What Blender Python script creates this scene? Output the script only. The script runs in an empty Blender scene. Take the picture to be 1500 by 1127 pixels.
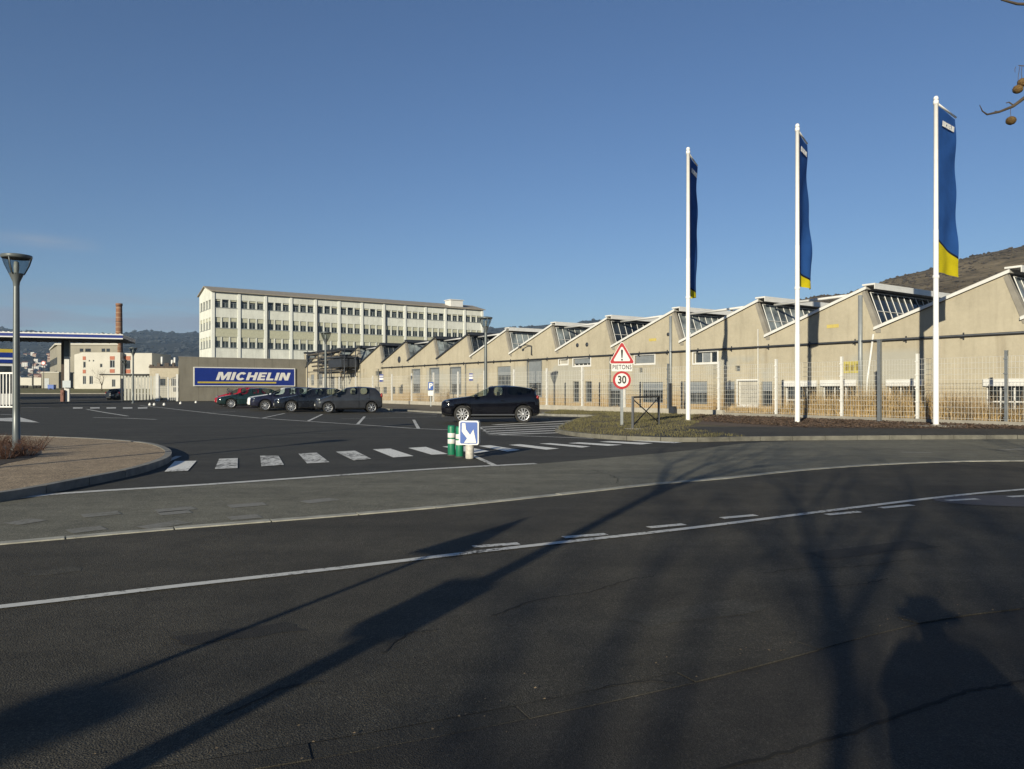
import bpy, bmesh, math, random
from mathutils import Vector, Matrix, noise as mnoise
R = random.Random(7)
rad = math.radians
S = bpy.context.scene
COL = S.collection
F, H, HY = 1100.0, 1.58, 570.0          # focal length in photo pixels, eye height, horizon row

def G(px, py, z=0.0):
    Y = F * (H - z) / (py - HY)
    return Vector(((px - 750) / F * Y, Y, z))
def P(px, py, Y):
    return Vector(((px - 750) / F * Y, Y, H + (HY - py) / F * Y))
def g2(pts, z=0.0):
    return [Vector((p.x, p.y)) for p in (G(a, b, z) for a, b in pts)]

# ---------------------------------------------------------------- materials
def _nodes(name):
    m = bpy.data.materials.new(name); m.use_nodes = True
    nt = m.node_tree; b = nt.nodes['Principled BSDF']
    return m, nt, b
def noise_node(nt, scale, detail=4, rough=.6, coord='Object', stretch=None):
    tc = nt.nodes.new('ShaderNodeTexCoord'); n = nt.nodes.new('ShaderNodeTexNoise')
    n.inputs['Scale'].default_value = scale; n.inputs['Detail'].default_value = detail
    n.inputs['Roughness'].default_value = rough
    if stretch:
        mp = nt.nodes.new('ShaderNodeMapping'); mp.inputs['Scale'].default_value = stretch
        nt.links.new(tc.outputs[coord], mp.inputs['Vector']); nt.links.new(mp.outputs[0], n.inputs['Vector'])
    else:
        nt.links.new(tc.outputs[coord], n.inputs['Vector'])
    return n
def ramp(nt, src, stops):
    r = nt.nodes.new('ShaderNodeValToRGB'); e = r.color_ramp.elements
    while len(e) < len(stops): e.new(.5)
    for k, (p, c) in enumerate(stops):
        e[k].position = p; e[k].color = (c, c, c, 1) if isinstance(c, (int, float)) else (*c, 1)
    nt.links.new(src, r.inputs[0]); return r
def mix(nt, a, b, fac, mode='MIX'):
    m = nt.nodes.new('ShaderNodeMix'); m.data_type = 'RGBA'; m.blend_type = mode
    for s, v in ((m.inputs[6], a), (m.inputs[7], b)):
        if isinstance(v, tuple): s.default_value = (*v, 1)
        else: nt.links.new(v, s)
    if isinstance(fac, (int, float)): m.inputs[0].default_value = fac
    else: nt.links.new(fac, m.inputs[0])
    return m.outputs[2]
def math_n(nt, op, a, b=0.0, c=None):
    m = nt.nodes.new('ShaderNodeMath'); m.operation = op
    for i, v in enumerate((a, b) if c is None else (a, b, c)):
        if isinstance(v, (int, float)): m.inputs[i].default_value = v
        else: nt.links.new(v, m.inputs[i])
    return m.outputs[0]
def bump(nt, b, src, strength, dist=.01):
    bp = nt.nodes.new('ShaderNodeBump'); bp.inputs['Strength'].default_value = strength
    bp.inputs['Distance'].default_value = dist
    nt.links.new(src, bp.inputs['Height']); nt.links.new(bp.outputs[0], b.inputs['Normal'])
def sc(c, k): return tuple(min(1, v * k) for v in c)
def M(name, col, rough=.6, metal=0, var=.18, scale=3, bmp=0, bscale=60, coat=0):
    m, nt, b = _nodes(name)
    n = noise_node(nt, scale, 6)
    r = ramp(nt, n.outputs['Fac'], [(.28, sc(col, 1 - var)), (.72, sc(col, 1 + var))])
    nt.links.new(r.outputs[0], b.inputs['Base Color'])
    b.inputs['Roughness'].default_value = rough; b.inputs['Metallic'].default_value = metal
    b.inputs['Coat Weight'].default_value = coat
    if bmp:
        n2 = noise_node(nt, bscale, 3); bump(nt, b, n2.outputs['Fac'], bmp)
    return m
def asphalt(name, col, speck=.5, patch=.25, gs=90, bm=.5, streak=None):
    """aggregate specks, worn patches along the driving direction, oily blotches"""
    m, nt, b = _nodes(name)
    big = noise_node(nt, .35, 5, .62)
    mid = noise_node(nt, 2.3, 6, .7)
    fine = noise_node(nt, gs * 2.2, 2, .5)
    vor = nt.nodes.new('ShaderNodeTexVoronoi'); vor.inputs['Scale'].default_value = gs
    tc = nt.nodes.new('ShaderNodeTexCoord'); nt.links.new(tc.outputs['Object'], vor.inputs['Vector'])
    base = ramp(nt, big.outputs['Fac'], [(.3, sc(col, 1 - patch)), (.7, sc(col, 1 + patch))]).outputs[0]
    k = ramp(nt, mid.outputs['Fac'], [(.3, .72), (.5, .97), (.75, 1.22)]).outputs[0]
    c = mix(nt, base, k, 1.0, 'MULTIPLY')
    f = ramp(nt, fine.outputs['Fac'], [(.34, 1 - speck), (.52, 1.0), (.68, 1 + 1.6 * speck)]).outputs[0]
    c = mix(nt, c, f, 1.0, 'MULTIPLY')
    vcol = ramp(nt, vor.outputs['Color'], [(.0, 1 - speck * .75), (.6, 1.0), (1, 1 + speck * 1.5)]).outputs[0]
    c = mix(nt, c, vcol, 1.0, 'MULTIPLY')
    if streak is not None:                # polished wheel paths and drag marks along the carriageway
        t2 = nt.nodes.new('ShaderNodeTexCoord'); m2 = nt.nodes.new('ShaderNodeMapping'); m2.inputs['Rotation'].default_value = (0, 0, -streak); m2.inputs['Scale'].default_value = (.05, 1.1, 1)
        n2 = nt.nodes.new('ShaderNodeTexNoise'); n2.inputs['Scale'].default_value = 1.0; n2.inputs['Detail'].default_value = 7; n2.inputs['Roughness'].default_value = .65
        nt.links.new(t2.outputs['Object'], m2.inputs['Vector']); nt.links.new(m2.outputs[0], n2.inputs['Vector'])
        c = mix(nt, c, ramp(nt, n2.outputs['Fac'], [(.3, .78), (.5, 1.0), (.7, 1.24)]).outputs[0], 1.0, 'MULTIPLY')
    spots = noise_node(nt, 6.0, 3, .5)
    sp = ramp(nt, spots.outputs['Fac'], [(.72, 0.0), (.76, .55)]).outputs[0]
    c = mix(nt, c, sc(col, .45), sp)
    nt.links.new(c, b.inputs['Base Color'])
    b.inputs['Roughness'].default_value = .86
    b.inputs['Specular IOR Level'].default_value = .3
    bump(nt, b, vor.outputs['Distance'], bm, .005)
    return m
def paint_worn(name, col, wear=.5, scale=18, under=(.034, .033, .030)):
    m, nt, b = _nodes(name)
    n = noise_node(nt, scale, 8, .75); n2 = noise_node(nt, 1.2, 4)
    s = math_n(nt, 'ADD', n.outputs['Fac'], math_n(nt, 'MULTIPLY', n2.outputs['Fac'], .55))
    w = ramp(nt, s, [(.5 + wear * .28 - .04, 0.0), (.5 + wear * .28 + .05, 1.0)]).outputs[0]
    v = ramp(nt, n.outputs['Fac'], [(.3, sc(col, .8)), (.7, col)]).outputs[0]
    nt.links.new(mix(nt, under, v, w), b.inputs['Base Color'])
    b.inputs['Roughness'].default_value = .8
    return m
def car_paint(name, col, lines=(), metal=.0):
    m, nt, b = _nodes(name)
    tc = nt.nodes.new('ShaderNodeTexCoord'); sep = nt.nodes.new('ShaderNodeSeparateXYZ')
    nt.links.new(tc.outputs['Object'], sep.inputs[0])
    tot = None
    for x in lines:                       # door gaps
        v = math_n(nt, 'COMPARE', sep.outputs[0], x, .011)
        tot = v if tot is None else math_n(nt, 'MAXIMUM', tot, v)
    n = noise_node(nt, 2.5, 5)
    base = ramp(nt, n.outputs['Fac'], [(.3, sc(col, .85)), (.75, tuple(min(1, v * 1.12 + .004) for v in col))]).outputs[0]
    if tot is not None: base = mix(nt, base, sc(col, .15), tot)
    nt.links.new(base, b.inputs['Base Color'])
    b.inputs['Metallic'].default_value = metal
    b.inputs['Roughness'].default_value = .4; b.inputs['Specular IOR Level'].default_value = 0
    b.inputs['Coat Weight'].default_value = .85; b.inputs['Coat IOR'].default_value = 1.5; b.inputs['Coat Roughness'].default_value = .04
    return m
def glass(name, tint=(.25, .3, .32), clear=.6, rough=.03):
    m = bpy.data.materials.new(name); m.use_nodes = True; nt = m.node_tree
    nt.nodes.remove(nt.nodes['Principled BSDF']); out = nt.nodes['Material Output']
    tr = nt.nodes.new('ShaderNodeBsdfTransparent'); tr.inputs[0].default_value = (*sc(tint, clear), 1)
    gl = nt.nodes.new('ShaderNodeBsdfGlossy'); gl.inputs['Roughness'].default_value = rough
    lw = nt.nodes.new('ShaderNodeLayerWeight'); lw.inputs[0].default_value = .5
    k = math_n(nt, 'ADD', math_n(nt, 'MULTIPLY', math_n(nt, 'POWER', lw.outputs['Facing'], 4.0), .75), .055)
    mx = nt.nodes.new('ShaderNodeMixShader'); nt.links.new(k, mx.inputs[0])
    nt.links.new(tr.outputs[0], mx.inputs[1]); nt.links.new(gl.outputs[0], mx.inputs[2])
    nt.links.new(mx.outputs[0], out.inputs[0]); return m
def dark_glass(name, col=(.02, .025, .03), rough=.06, var=.5):
    m, nt, b = _nodes(name)
    n = noise_node(nt, .9, 3); r = ramp(nt, n.outputs['Fac'], [(.35, sc(col, 1 - var)), (.7, sc(col, 1 + 2 * var))])
    nt.links.new(r.outputs[0], b.inputs['Base Color'])
    b.inputs['Roughness'].default_value = rough; b.inputs['Specular IOR Level'].default_value = .6
    n2 = noise_node(nt, 1.7, 2); bump(nt, b, n2.outputs['Fac'], .04, .05)
    return m
def render_wall(name, col, stain=(.25, .145, .05), zs=1.5, low=True):
    """rendered concrete: pale repairs, grime runs, damp rusty band near the foot"""
    m, nt, b = _nodes(name)
    n1 = noise_node(nt, .45, 6, .65); n2 = noise_node(nt, 5, 6, .7); n3 = noise_node(nt, 1.6, 5, .7, stretch=(1, 1, .12))
    c = ramp(nt, n1.outputs['Fac'], [(.3, sc(col, .88)), (.5, col), (.72, tuple(min(1, v * 1.10 + .006) for v in col))]).outputs[0]
    c = mix(nt, c, ramp(nt, n2.outputs['Fac'], [(.3, .92), (.7, 1.05)]).outputs[0], 1.0, 'MULTIPLY')
    c = mix(nt, c, ramp(nt, n3.outputs['Fac'], [(.3, .78), (.5, 1.0), (.8, 1.06)]).outputs[0], .8, 'MULTIPLY')
    if low:
        tc = nt.nodes.new('ShaderNodeTexCoord'); sep = nt.nodes.new('ShaderNodeSeparateXYZ')
        nt.links.new(tc.outputs['Object'], sep.inputs[0])
        n4 = noise_node(nt, .9, 6, .7, stretch=(1, 1, .5))
        hgt = math_n(nt, 'ADD', sep.outputs[2], math_n(nt, 'MULTIPLY', n4.outputs['Fac'], 2.4))
        f = ramp(nt, math_n(nt, 'MULTIPLY', hgt, 1 / (zs + 2.4)), [(.34, .95), (.55, .75), (.66, .2), (.85, 0.0)]).outputs[0]
        c = mix(nt, c, ramp(nt, n2.outputs['Fac'], [(.3, stain), (.7, (.34, .26, .14))]).outputs[0], f)
    if low:                               # pale grey cement repairs over the ground floor and dark runs under the conduit
        n5 = noise_node(nt, .22, 4, .55); n6 = noise_node(nt, 1.1, 4, .7, stretch=(1, 1, .06))
        zb = ramp(nt, math_n(nt, 'MULTIPLY', sep.outputs[2], .1), [(.0, .0), (.14, .6), (.2, 1.0), (.33, 1.0), (.36, .0)]).outputs[0]
        c = mix(nt, c, (.30, .298, .265), math_n(nt, 'MULTIPLY', zb, ramp(nt, n5.outputs['Fac'], [(.5, 0.0), (.56, .75)]).outputs[0]))
        zr = ramp(nt, math_n(nt, 'MULTIPLY', sep.outputs[2], .1), [(.1, .0), (.3, .55), (.395, .9), (.402, .0)]).outputs[0]
        c = mix(nt, c, (.13, .10, .065), math_n(nt, 'MULTIPLY', zr, ramp(nt, n6.outputs['Fac'], [(.52, 0.0), (.68, .6)]).outputs[0]))
    nt.links.new(c, b.inputs['Base Color']); b.inputs['Roughness'].default_value = .92
    bump(nt, b, n2.outputs['Fac'], .25, .02)
    return m

WHITE = M('white_paint', (0.5616, 0.5616, 0.546), .45, var=.08, scale=2)
POLE_WHITE = M('pole_white', (0.663, 0.663, 0.6545), .35, var=.05)
GALV = M('galvanised', (0.2176, 0.2368, 0.2496), .45, .6, var=.15, scale=8)
LAMP_GREY = M('lamp_grey_paint', (.10, .115, .12), .4, .2, var=.15)
DARK_STEEL = M('dark_steel', (.035, .04, .05), .5, .3, var=.2)
CONCRETE = M('concrete', (0.2112, 0.1984, 0.1728), .9, var=.22, scale=1.4, bmp=.3, bscale=25)
KERB = M('kerb_stone', (0.1728, 0.1696, 0.1536), .9, var=.3, scale=4, bmp=.4, bscale=60)
KERB_PALE = M('kerb_stone_pale', (.30, .295, .255), .9, var=.3, scale=4, bmp=.4, bscale=60)
KERB_DARK = asphalt('kerb_dark', (.047, .043, .034), .5, .3, 120, .7)
ASPH_ROAD = asphalt('road_asphalt', (0.05056, 0.04608, 0.03584), .55, .18, 105, .8, rad(27))
ASPH_LANE = asphalt('worn_asphalt', (.138, .133, .103), .4, .12, 80, .6, rad(24))
ASPH_PARK = asphalt('parking_asphalt', (.041, .0395, .033), .35, .16, 60, .5, rad(40))
ASPH_FOOT = asphalt('footway_asphalt', (0.0384, 0.03776, 0.03584), .3, .2, 80, .5)
ASPH_NEAR = asphalt('near_footway_asphalt', (0.0384, 0.0352, 0.02944), .5, .22, 130, .7)
LINE = paint_worn('road_paint', (.74, .74, .70), .5)
LINE_WORN = paint_worn('road_paint_worn', (.56, .56, .53), .62)
LINE_FAINT = paint_worn('road_paint_faint', (.20, .195, .17), .8, under=(.132, .127, .099))
TREAD = M('tyre', (.012, .012, .012), .85, var=.3)
ALLOY = M('alloy', (.46, .47, .49), .32, .85, var=.08)
TRIM = M('black_trim', (.014, .014, .015), .55, var=.2)
SEATM = M('car_seat', (.03, .03, .032), .9)
CARGLASS = glass('car_glass', (.72, .8, .78), .8)
CARTINT = glass('car_glass_tinted', (.3, .35, .38), .3)
HEADL = M('headlight_lens', (0.2304, 0.2432, 0.256), .12, .6, var=.15, scale=20)
TAILL = M('tail_light', (0.2048, 0.00768, 0.00768), .2, coat=.5)
PLATE = M('number_plate', (0.576, 0.576, 0.544), .5, var=.05)
BLUE = M('sign_blue', (0.0064, 0.0224, 0.1728), .35, var=.1)
BLUE2 = M('sign_blue_road', (0.00768, 0.064, 0.288), .35, var=.08)
YEL = M('yellow_paint', (0.3968, 0.3072, 0.0384), .5, var=.08)
RED = M('sign_red', (0.315, 0.009, 0.015), .4, var=.08)
BLACK = M('sign_black', (.012, .012, .012), .5, var=.1)
GREEN = M('bollard_green', (0.0064, 0.1408, 0.0736), .5, var=.22, scale=9)
SHEDWALL = render_wall('shed_render', (.345, .312, .238))
SHEDROOF = M('shed_roof_felt', (0.128, 0.128, 0.1216), .8, var=.2)
VERGE = M('roof_verge', (0.32, 0.3136, 0.2944), .7, var=.15)
GLASSD = dark_glass('window_glass')
GLASSG = dark_glass('skylight_glass', (.13, .15, .155), .28, .6)
SHUT = M('grey_shutter', (0.2112, 0.2304, 0.2432), .5, .2, var=.12)
BARK = M('bark', (0.064, 0.048, 0.032), .9, var=.4, scale=12, bmp=.5)
STRAW = M('dry_stem', (0.324, 0.225, 0.099), .9, var=.35, scale=.9)
MULCH = M('bark_mulch', (0.0704, 0.04608, 0.032), .95, var=.5, scale=14)
GRASSM = M('grass_soil', (0.08, 0.064, 0.032), .95, var=.45, scale=1.3, bmp=.8, bscale=40)
GRASSB = M('grass_blade', (0.096, 0.0864, 0.0352), .9, var=.45, scale=.8)
GRAVEL = asphalt('beige_gravel', (0.288, 0.2208, 0.144), .5, .1, 45, .5)
EARTH = M('earth', (0.1088, 0.0896, 0.0576), .95, var=.35, scale=.4, bmp=.4, bscale=8)

# ---------------------------------------------------------------- mesh builder
class MB:
    def __init__(s): s.bm = bmesh.new(); s.mi = 0
    def quad(s, *ps):
        f = s.bm.faces.new([s.bm.verts.new(p) for p in ps]); f.material_index = s.mi; return f
    def box(s, x0, x1, y0, y1, z0, z1):
        v = [s.bm.verts.new((x, y, z)) for z in (z0, z1) for y in (y0, y1) for x in (x0, x1)]
        for i in ((0, 2, 3, 1), (4, 5, 7, 6), (0, 1, 5, 4), (2, 6, 7, 3), (0, 4, 6, 2), (1, 3, 7, 5)):
            f = s.bm.faces.new([v[k] for k in i]); f.material_index = s.mi
    def tube(s, pts, r, n=8, cap=True):
        pts = [Vector(p) for p in pts]; rr = r if isinstance(r, (list, tuple)) else [r] * len(pts)
        rings = []
        for i, p in enumerate(pts):
            t = (pts[min(i + 1, len(pts) - 1)] - pts[max(i - 1, 0)]).normalized()
            a = t.cross(Vector((0, 0, 1)) if abs(t.z) < .9 else Vector((1, 0, 0))).normalized(); b = t.cross(a)
            rings.append([s.bm.verts.new(p + (a * math.cos(2 * math.pi * k / n) + b * math.sin(2 * math.pi * k / n)) * rr[i]) for k in range(n)])
        for i in range(len(rings) - 1):
            for k in range(n):
                f = s.bm.faces.new((rings[i][k], rings[i][(k + 1) % n], rings[i + 1][(k + 1) % n], rings[i + 1][k]))
                f.smooth = True; f.material_index = s.mi
        if cap:
            for rg in (rings[0][::-1], rings[-1]):
                f = s.bm.faces.new(rg); f.material_index = s.mi
    def lathe(s, prof, c=(0, 0, 0), n=20, axis='z', smooth=True):
        def pt(r, h, a):
            u, w = r * math.cos(a), r * math.sin(a)
            v = (u, w, h) if axis == 'z' else ((u, h, w) if axis == 'y' else (h, u, w))
            return Vector(v) + Vector(c)
        rings = [[s.bm.verts.new(pt(max(r, 1e-4), h, 2 * math.pi * k / n)) for k in range(n)] for r, h in prof]
        for i in range(len(rings) - 1):
            for k in range(n):
                f = s.bm.faces.new((rings[i][k], rings[i][(k + 1) % n], rings[i + 1][(k + 1) % n], rings[i + 1][k]))
                f.smooth = smooth; f.material_index = s.mi
    def prism(s, pts, d):
        """closed polygon pts (3D, planar) extruded by vector d"""
        d = Vector(d); a = [s.bm.verts.new(p) for p in pts]; b = [s.bm.verts.new(Vector(p) + d) for p in pts]
        n = len(pts)
        for f in (s.bm.faces.new(a), s.bm.faces.new(b[::-1])): f.material_index = s.mi
        for i in range(n):
            f = s.bm.faces.new((a[i], b[i], b[(i + 1) % n], a[(i + 1) % n])); f.material_index = s.mi
    def flat(s, pts, z):
        f = s.bm.faces.new([s.bm.verts.new((p[0], p[1], z)) for p in pts]); f.material_index = s.mi
        f.normal_update()
        if f.normal.z < 0: f.normal_flip()
    def build(s, name, mats, parent=None, recalc=True):
        if recalc: bmesh.ops.recalc_face_normals(s.bm, faces=s.bm.faces)
        me = bpy.data.meshes.new(name); s.bm.to_mesh(me); s.bm.free()
        return link(name, me, mats, parent)
def link(name, me, mats=None, parent=None):
    if mats is not None:
        for m in (mats if isinstance(mats, (list, tuple)) else [mats]): me.materials.append(m)
    o = bpy.data.objects.new(name, me); COL.objects.link(o)
    if parent: o.parent = parent
    return o
def thing(name, label, cat, loc=(0, 0, 0), rz=0, group=None, scale=1):
    o = bpy.data.objects.new(name, None); COL.objects.link(o); o.location = loc; o.rotation_euler = (0, 0, rz)
    o.scale = (scale,) * 3
    return tag(o, label, cat, group)
def tag(o, label, cat, group=None):
    o['label'] = label; o['category'] = cat
    if group: o['group'] = group
    return o
def kind(o, k): o['kind'] = k; return o
def dup(root, loc, rz, label, group=None):
    r = root.copy(); COL.objects.link(r); r.location = loc; r.rotation_euler = (0, 0, rz); r['label'] = label
    if group: r['group'] = group
    for ch in list(root.children):
        c = ch.copy(); COL.objects.link(c); c.parent = r
        for g in ch.children:
            d = g.copy(); COL.objects.link(d); d.parent = c
    return r
def text_mesh(txt, size, depth=.01, shear=0, bold=0, align='CENTER', spacing=1.0):
    cu = bpy.data.curves.new('lettering', 'FONT'); cu.body = txt; cu.size = size; cu.extrude = depth / 2
    cu.shear = shear; cu.offset = bold; cu.align_x = align; cu.align_y = 'CENTER'; cu.resolution_u = 4
    cu.space_character = spacing
    o = bpy.data.objects.new('lettering', cu); COL.objects.link(o)
    me = bpy.data.meshes.new_from_object(o.evaluated_get(bpy.context.evaluated_depsgraph_get()))
    bpy.data.objects.remove(o); bpy.data.curves.remove(cu)
    return me
def xf(me, mat): me.transform(mat); return me
def block_letters(mb, txt, x0, x1, z0, z1, y, depth, slant=.27):
    """heavy italic capitals drawn as outlines"""
    def arc(cx, cz, rx, rz, a0, a1, n): return [(cx + rx * math.cos(rad(lerp_(a0, a1, i / n))), cz + rz * math.sin(rad(lerp_(a0, a1, i / n)))) for i in range(n + 1)]
    lerp_ = lambda p, q, t: p + (q - p) * t
    GL = {'M': (1.25, [(0, 0), (0, 1), (.40, 1), (.625, .45), (.85, 1), (1.25, 1), (1.25, 0), (.96, 0), (.96, .62), (.73, 0), (.52, 0), (.29, .62), (.29, 0)]),
          'I': (.3, [(0, 0), (0, 1), (.3, 1), (.3, 0)]),
          'C': (.92, arc(.48, .5, .48, .52, 38, 322, 18) + arc(.48, .5, .18, .27, 318, 42, 12)),
          'H': (.95, [(0, 0), (0, 1), (.3, 1), (.3, .62), (.65, .62), (.65, 1), (.95, 1), (.95, 0), (.65, 0), (.65, .38), (.3, .38), (.3, 0)]),
          'E': (.76, [(0, 0), (0, 1), (.76, 1), (.76, .78), (.3, .78), (.3, .61), (.7, .61), (.7, .40), (.3, .40), (.3, .22), (.76, .22), (.76, 0)]),
          'L': (.72, [(0, 0), (0, 1), (.3, 1), (.3, .23), (.72, .23), (.72, 0)]),
          'N': (.98, [(0, 0), (0, 1), (.36, 1), (.68, .42), (.68, 1), (.98, 1), (.98, 0), (.64, 0), (.30, .58), (.30, 0)])}
    tot = sum(GL[ch][0] for ch in txt) + .13 * (len(txt) - 1) + slant; k = (x1 - x0) / tot; u = 0
    for ch in txt:
        w, pts = GL[ch]
        mb.prism([(x0 + (u + px + slant * pz) * k, y, z0 + pz * (z1 - z0)) for px, pz in pts], (0, depth, 0)); u += w + .13
UP = Matrix.Rotation(rad(90), 4, 'X')     # text plane stands up, facing -Y

def strip_mesh(mb, line, w, z):
    """flat ribbon of width w along a ground polyline"""
    L, Rr = [], []
    for i, p in enumerate(line):
        t = (line[min(i + 1, len(line) - 1)] - line[max(i - 1, 0)]).normalized(); n = Vector((-t.y, t.x))
        L.append(p + n * w / 2); Rr.append(p - n * w / 2)
    for i in range(len(line) - 1): mb.quad((*L[i], z), (*Rr[i], z), (*Rr[i + 1], z), (*L[i + 1], z))
def smooth_line(pts, sub=4):
    """centripetal Catmull-Rom: no overshoot where point spacing changes"""
    out = []; n = len(pts)
    for i in range(n - 1):
        p1, p2 = pts[i], pts[i + 1]
        p0 = pts[i - 1] if i else p1 * 2 - p2; p3 = pts[i + 2] if i + 2 < n else p2 * 2 - p1
        t1 = max((p1 - p0).length, 1e-6) ** .5; t2 = t1 + max((p2 - p1).length, 1e-6) ** .5; t3 = t2 + max((p3 - p2).length, 1e-6) ** .5
        for k in range(sub):
            t = t1 + (t2 - t1) * k / sub
            A1 = p0 * ((t1 - t) / t1) + p1 * (t / t1); A2 = p1 * ((t2 - t) / (t2 - t1)) + p2 * ((t - t1) / (t2 - t1)); A3 = p2 * ((t3 - t) / (t3 - t2)) + p3 * ((t - t2) / (t3 - t2))
            B1 = A1 * ((t2 - t) / t2) + A2 * (t / t2); B2 = A2 * ((t3 - t) / (t3 - t1)) + A3 * ((t - t1) / (t3 - t1))
            out.append(B1 * ((t2 - t) / (t2 - t1)) + B2 * ((t - t1) / (t2 - t1)))
    return out + [pts[-1]]
def V2(*a): return [Vector(p) for p in a]

# ================================================================= GROUND
mb = MB(); N = 48
ring0 = [mb.bm.verts.new((6500 * math.cos(2 * math.pi * k / N), 6500 * math.sin(2 * math.pi * k / N), -.02)) for k in range(N)]
mb.bm.faces.new(ring0); kind(mb.build('ground', EARTH), 'structure')

kerbA = smooth_line(V2((-23, -2.4)) + g2([(0, 798), (215, 779), (340, 769), (455, 760), (565, 751), (665, 742), (770, 731), (880, 719), (960, 710), (1060, 702), (1150, 692), (1220, 686), (1300, 681), (1400, 677), (1500, 676)]) + V2((18, 17.3), (40, 19)))
nearD = smooth_line(V2((-23, -6), (-8, .4)) + g2([(230, 1127), (500, 1083), (760, 1035), (1000, 985), (1150, 948), (1300, 910), (1400, 893), (1500, 882)]) + V2((8, 6.9), (20, 9.5), (40, 12)))
edgeB = smooth_line(V2((-23, 1.5)) + g2([(0, 734), (100, 724), (300, 712), (500, 698), (650, 688), (785, 680), (880, 672), (1000, 661), (1080, 651)]) + V2((8, 22.6), (22, 24.5), (40, 26)))
mb = MB(); mb.flat([(-150, -8), (60, -8), (60, 60), (0, 112), (-150, 112)], .0); kind(mb.build('parking', ASPH_PARK), 'structure')
mb = MB(); mb.flat(kerbA + edgeB[::-1], .004); kind(mb.build('cycle_lane', ASPH_LANE), 'structure')
mb = MB(); mb.flat(nearD + kerbA[::-1], .008); kind(mb.build('road', ASPH_ROAD), 'structure')
mb = MB(); mb.flat(nearD + V2((40, -40), (-40, -40), (-40, -8)), .006); kind(mb.build('footpath', ASPH_NEAR), 'structure')
# flush pale kerb between road and worn lane, as separate stones with open joints
def kerb_stones(line, w, z0, z1, L=1.05, gap=.018, mat=KERB, name='kerb', jit=.006):
    mb = MB(); acc = [0]
    for i in range(1, len(line)): acc.append(acc[-1] + (line[i] - line[i - 1]).length)
    def at(s):
        s = min(max(s, 0), acc[-1] - 1e-4); i = 0
        while acc[i + 1] < s: i += 1
        t = (s - acc[i]) / (acc[i + 1] - acc[i]); return line[i].lerp(line[i + 1], t), (line[i + 1] - line[i]).normalized()
    s = 0
    while s < acc[-1] - .2:
        e = min(s + L, acc[-1]); ps = [at(s + gap / 2), at((s + e) / 2), at(e - gap / 2)]
        j = R.uniform(-jit, jit); zt = z1 + R.uniform(-jit, jit) * .6
        lo, hi = [], []
        for p, t in ps:
            n = Vector((-t.y, t.x)); lo.append(p - n * w / 2 + n * j); hi.append(p + n * w / 2 + n * j)
        for a in range(2):
            A, B, C, D = lo[a], lo[a + 1], hi[a + 1], hi[a]
            mb.quad((*A, zt), (*B, zt), (*C, zt), (*D, zt))
            mb.quad((*A, z0), (*B, z0), (*B, zt), (*A, zt)); mb.quad((*D, zt), (*C, zt), (*C, z0), (*D, z0))
        mb.quad((*lo[0], z0), (*lo[0], zt), (*hi[0], zt), (*hi[0], z0)); mb.quad((*lo[2], z0), (*hi[2], z0), (*hi[2], zt), (*lo[2], zt))
        s = e
    return kind(mb.build(name, mat), 'structure')
kerb_stones(kerbA, .14, -.05, .02, mat=KERB_PALE)
kerb_stones([p + Vector((.02, -.08)) for p in nearD], .15, -.05, .011, mat=KERB_DARK, L=1.0, gap=.012)
# narrow tarred crack in the near footway
crack = smooth_line(V2((-2, 1.6)) + g2([(1070, 1127), (1250, 1075), (1400, 1020), (1500, 1000)]) + V2((8, 6)), 10)
mb = MB(); strip_mesh(mb, [p + Vector((R.uniform(-.012, .012), R.uniform(-.012, .012))) for p in crack], .02, .0085)
kind(mb.build('path_crack', M('crack_tar', (.006, .006, .005), 1.0)), 'structure')

# ---- painted markings (flat on the road)
marks = MB(); LZ = .0125
def poly(mb, pts, z=LZ): mb.flat(g2(pts), z)
zebra = [[(241, 692), (275, 690.7), (288, 676), (256, 676.5)], [(314.7, 688), (348, 686.7), (348.5, 672), (321, 673)],
 [(382.7, 684), (416, 682), (408, 668.5), (381, 668.5)], [(450, 680), (482.7, 678), (464, 664), (437, 665.3)],
 [(518, 675.5), (544, 673), (520, 661), (492, 662.7)], [(576, 671), (606, 669), (572, 658), (546, 659)],
 [(632, 667), (656, 666), (624, 655.5), (598, 657)], [(693, 665), (718, 662), (672, 653), (648, 655)],
 [(743, 662.4), (762, 660), (718, 653), (701, 654)], [(800, 659.6), (819, 658), (761, 651.4), (745, 652.6)],
 [(852, 656.6), (865, 655), (806, 650), (789.6, 650.6)], [(890.7, 653.9), (912, 652.5), (849, 648.8), (832, 650)],
 [(938.7, 652), (957, 650), (893, 647), (877, 648)], [(986.7, 650), (1000, 648.8), (941, 646), (925, 646.7)]]
for i, q in enumerate(zebra):
    if i not in (1, 2, 3, 4): poly(marks, q)
kind(marks.build('zebra_marking', LINE), 'structure')
wz = MB()
for i in (1, 2, 3, 4): poly(wz, zebra[i])
kind(wz.build('worn_zebra_marking', paint_worn('zebra_paint_worn', (.62, .62, .59), .84, 9, under=(.045, .043, .037))), 'structure')
mk = MB()
strip_mesh(mk, smooth_line(V2((-9, 8.6)) + g2([(20, 731), (100, 723.5), (300, 711), (500, 697), (650, 687), (785, 680)])), .2, LZ)
strip_mesh(mk, g2([(690, 667), (727, 684)]), .13, LZ + .002)
strip_mesh(mk, g2([(190, 696), (230, 683), (262, 669)]), .14, LZ)
kind(mk.build('edge_line_marking', LINE_WORN), 'structure')
mk = MB()
cen = smooth_line(V2((-20, -2.6)) + g2([(0, 892), (250, 862.5), (500, 834.5), (740, 806), (1000, 777), (1250, 745.5), (1400, 727.5), (1500, 718.5)]) + V2((12, 13.2), (30, 15)))
strip_mesh(mk, cen, .105, .0165)
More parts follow.
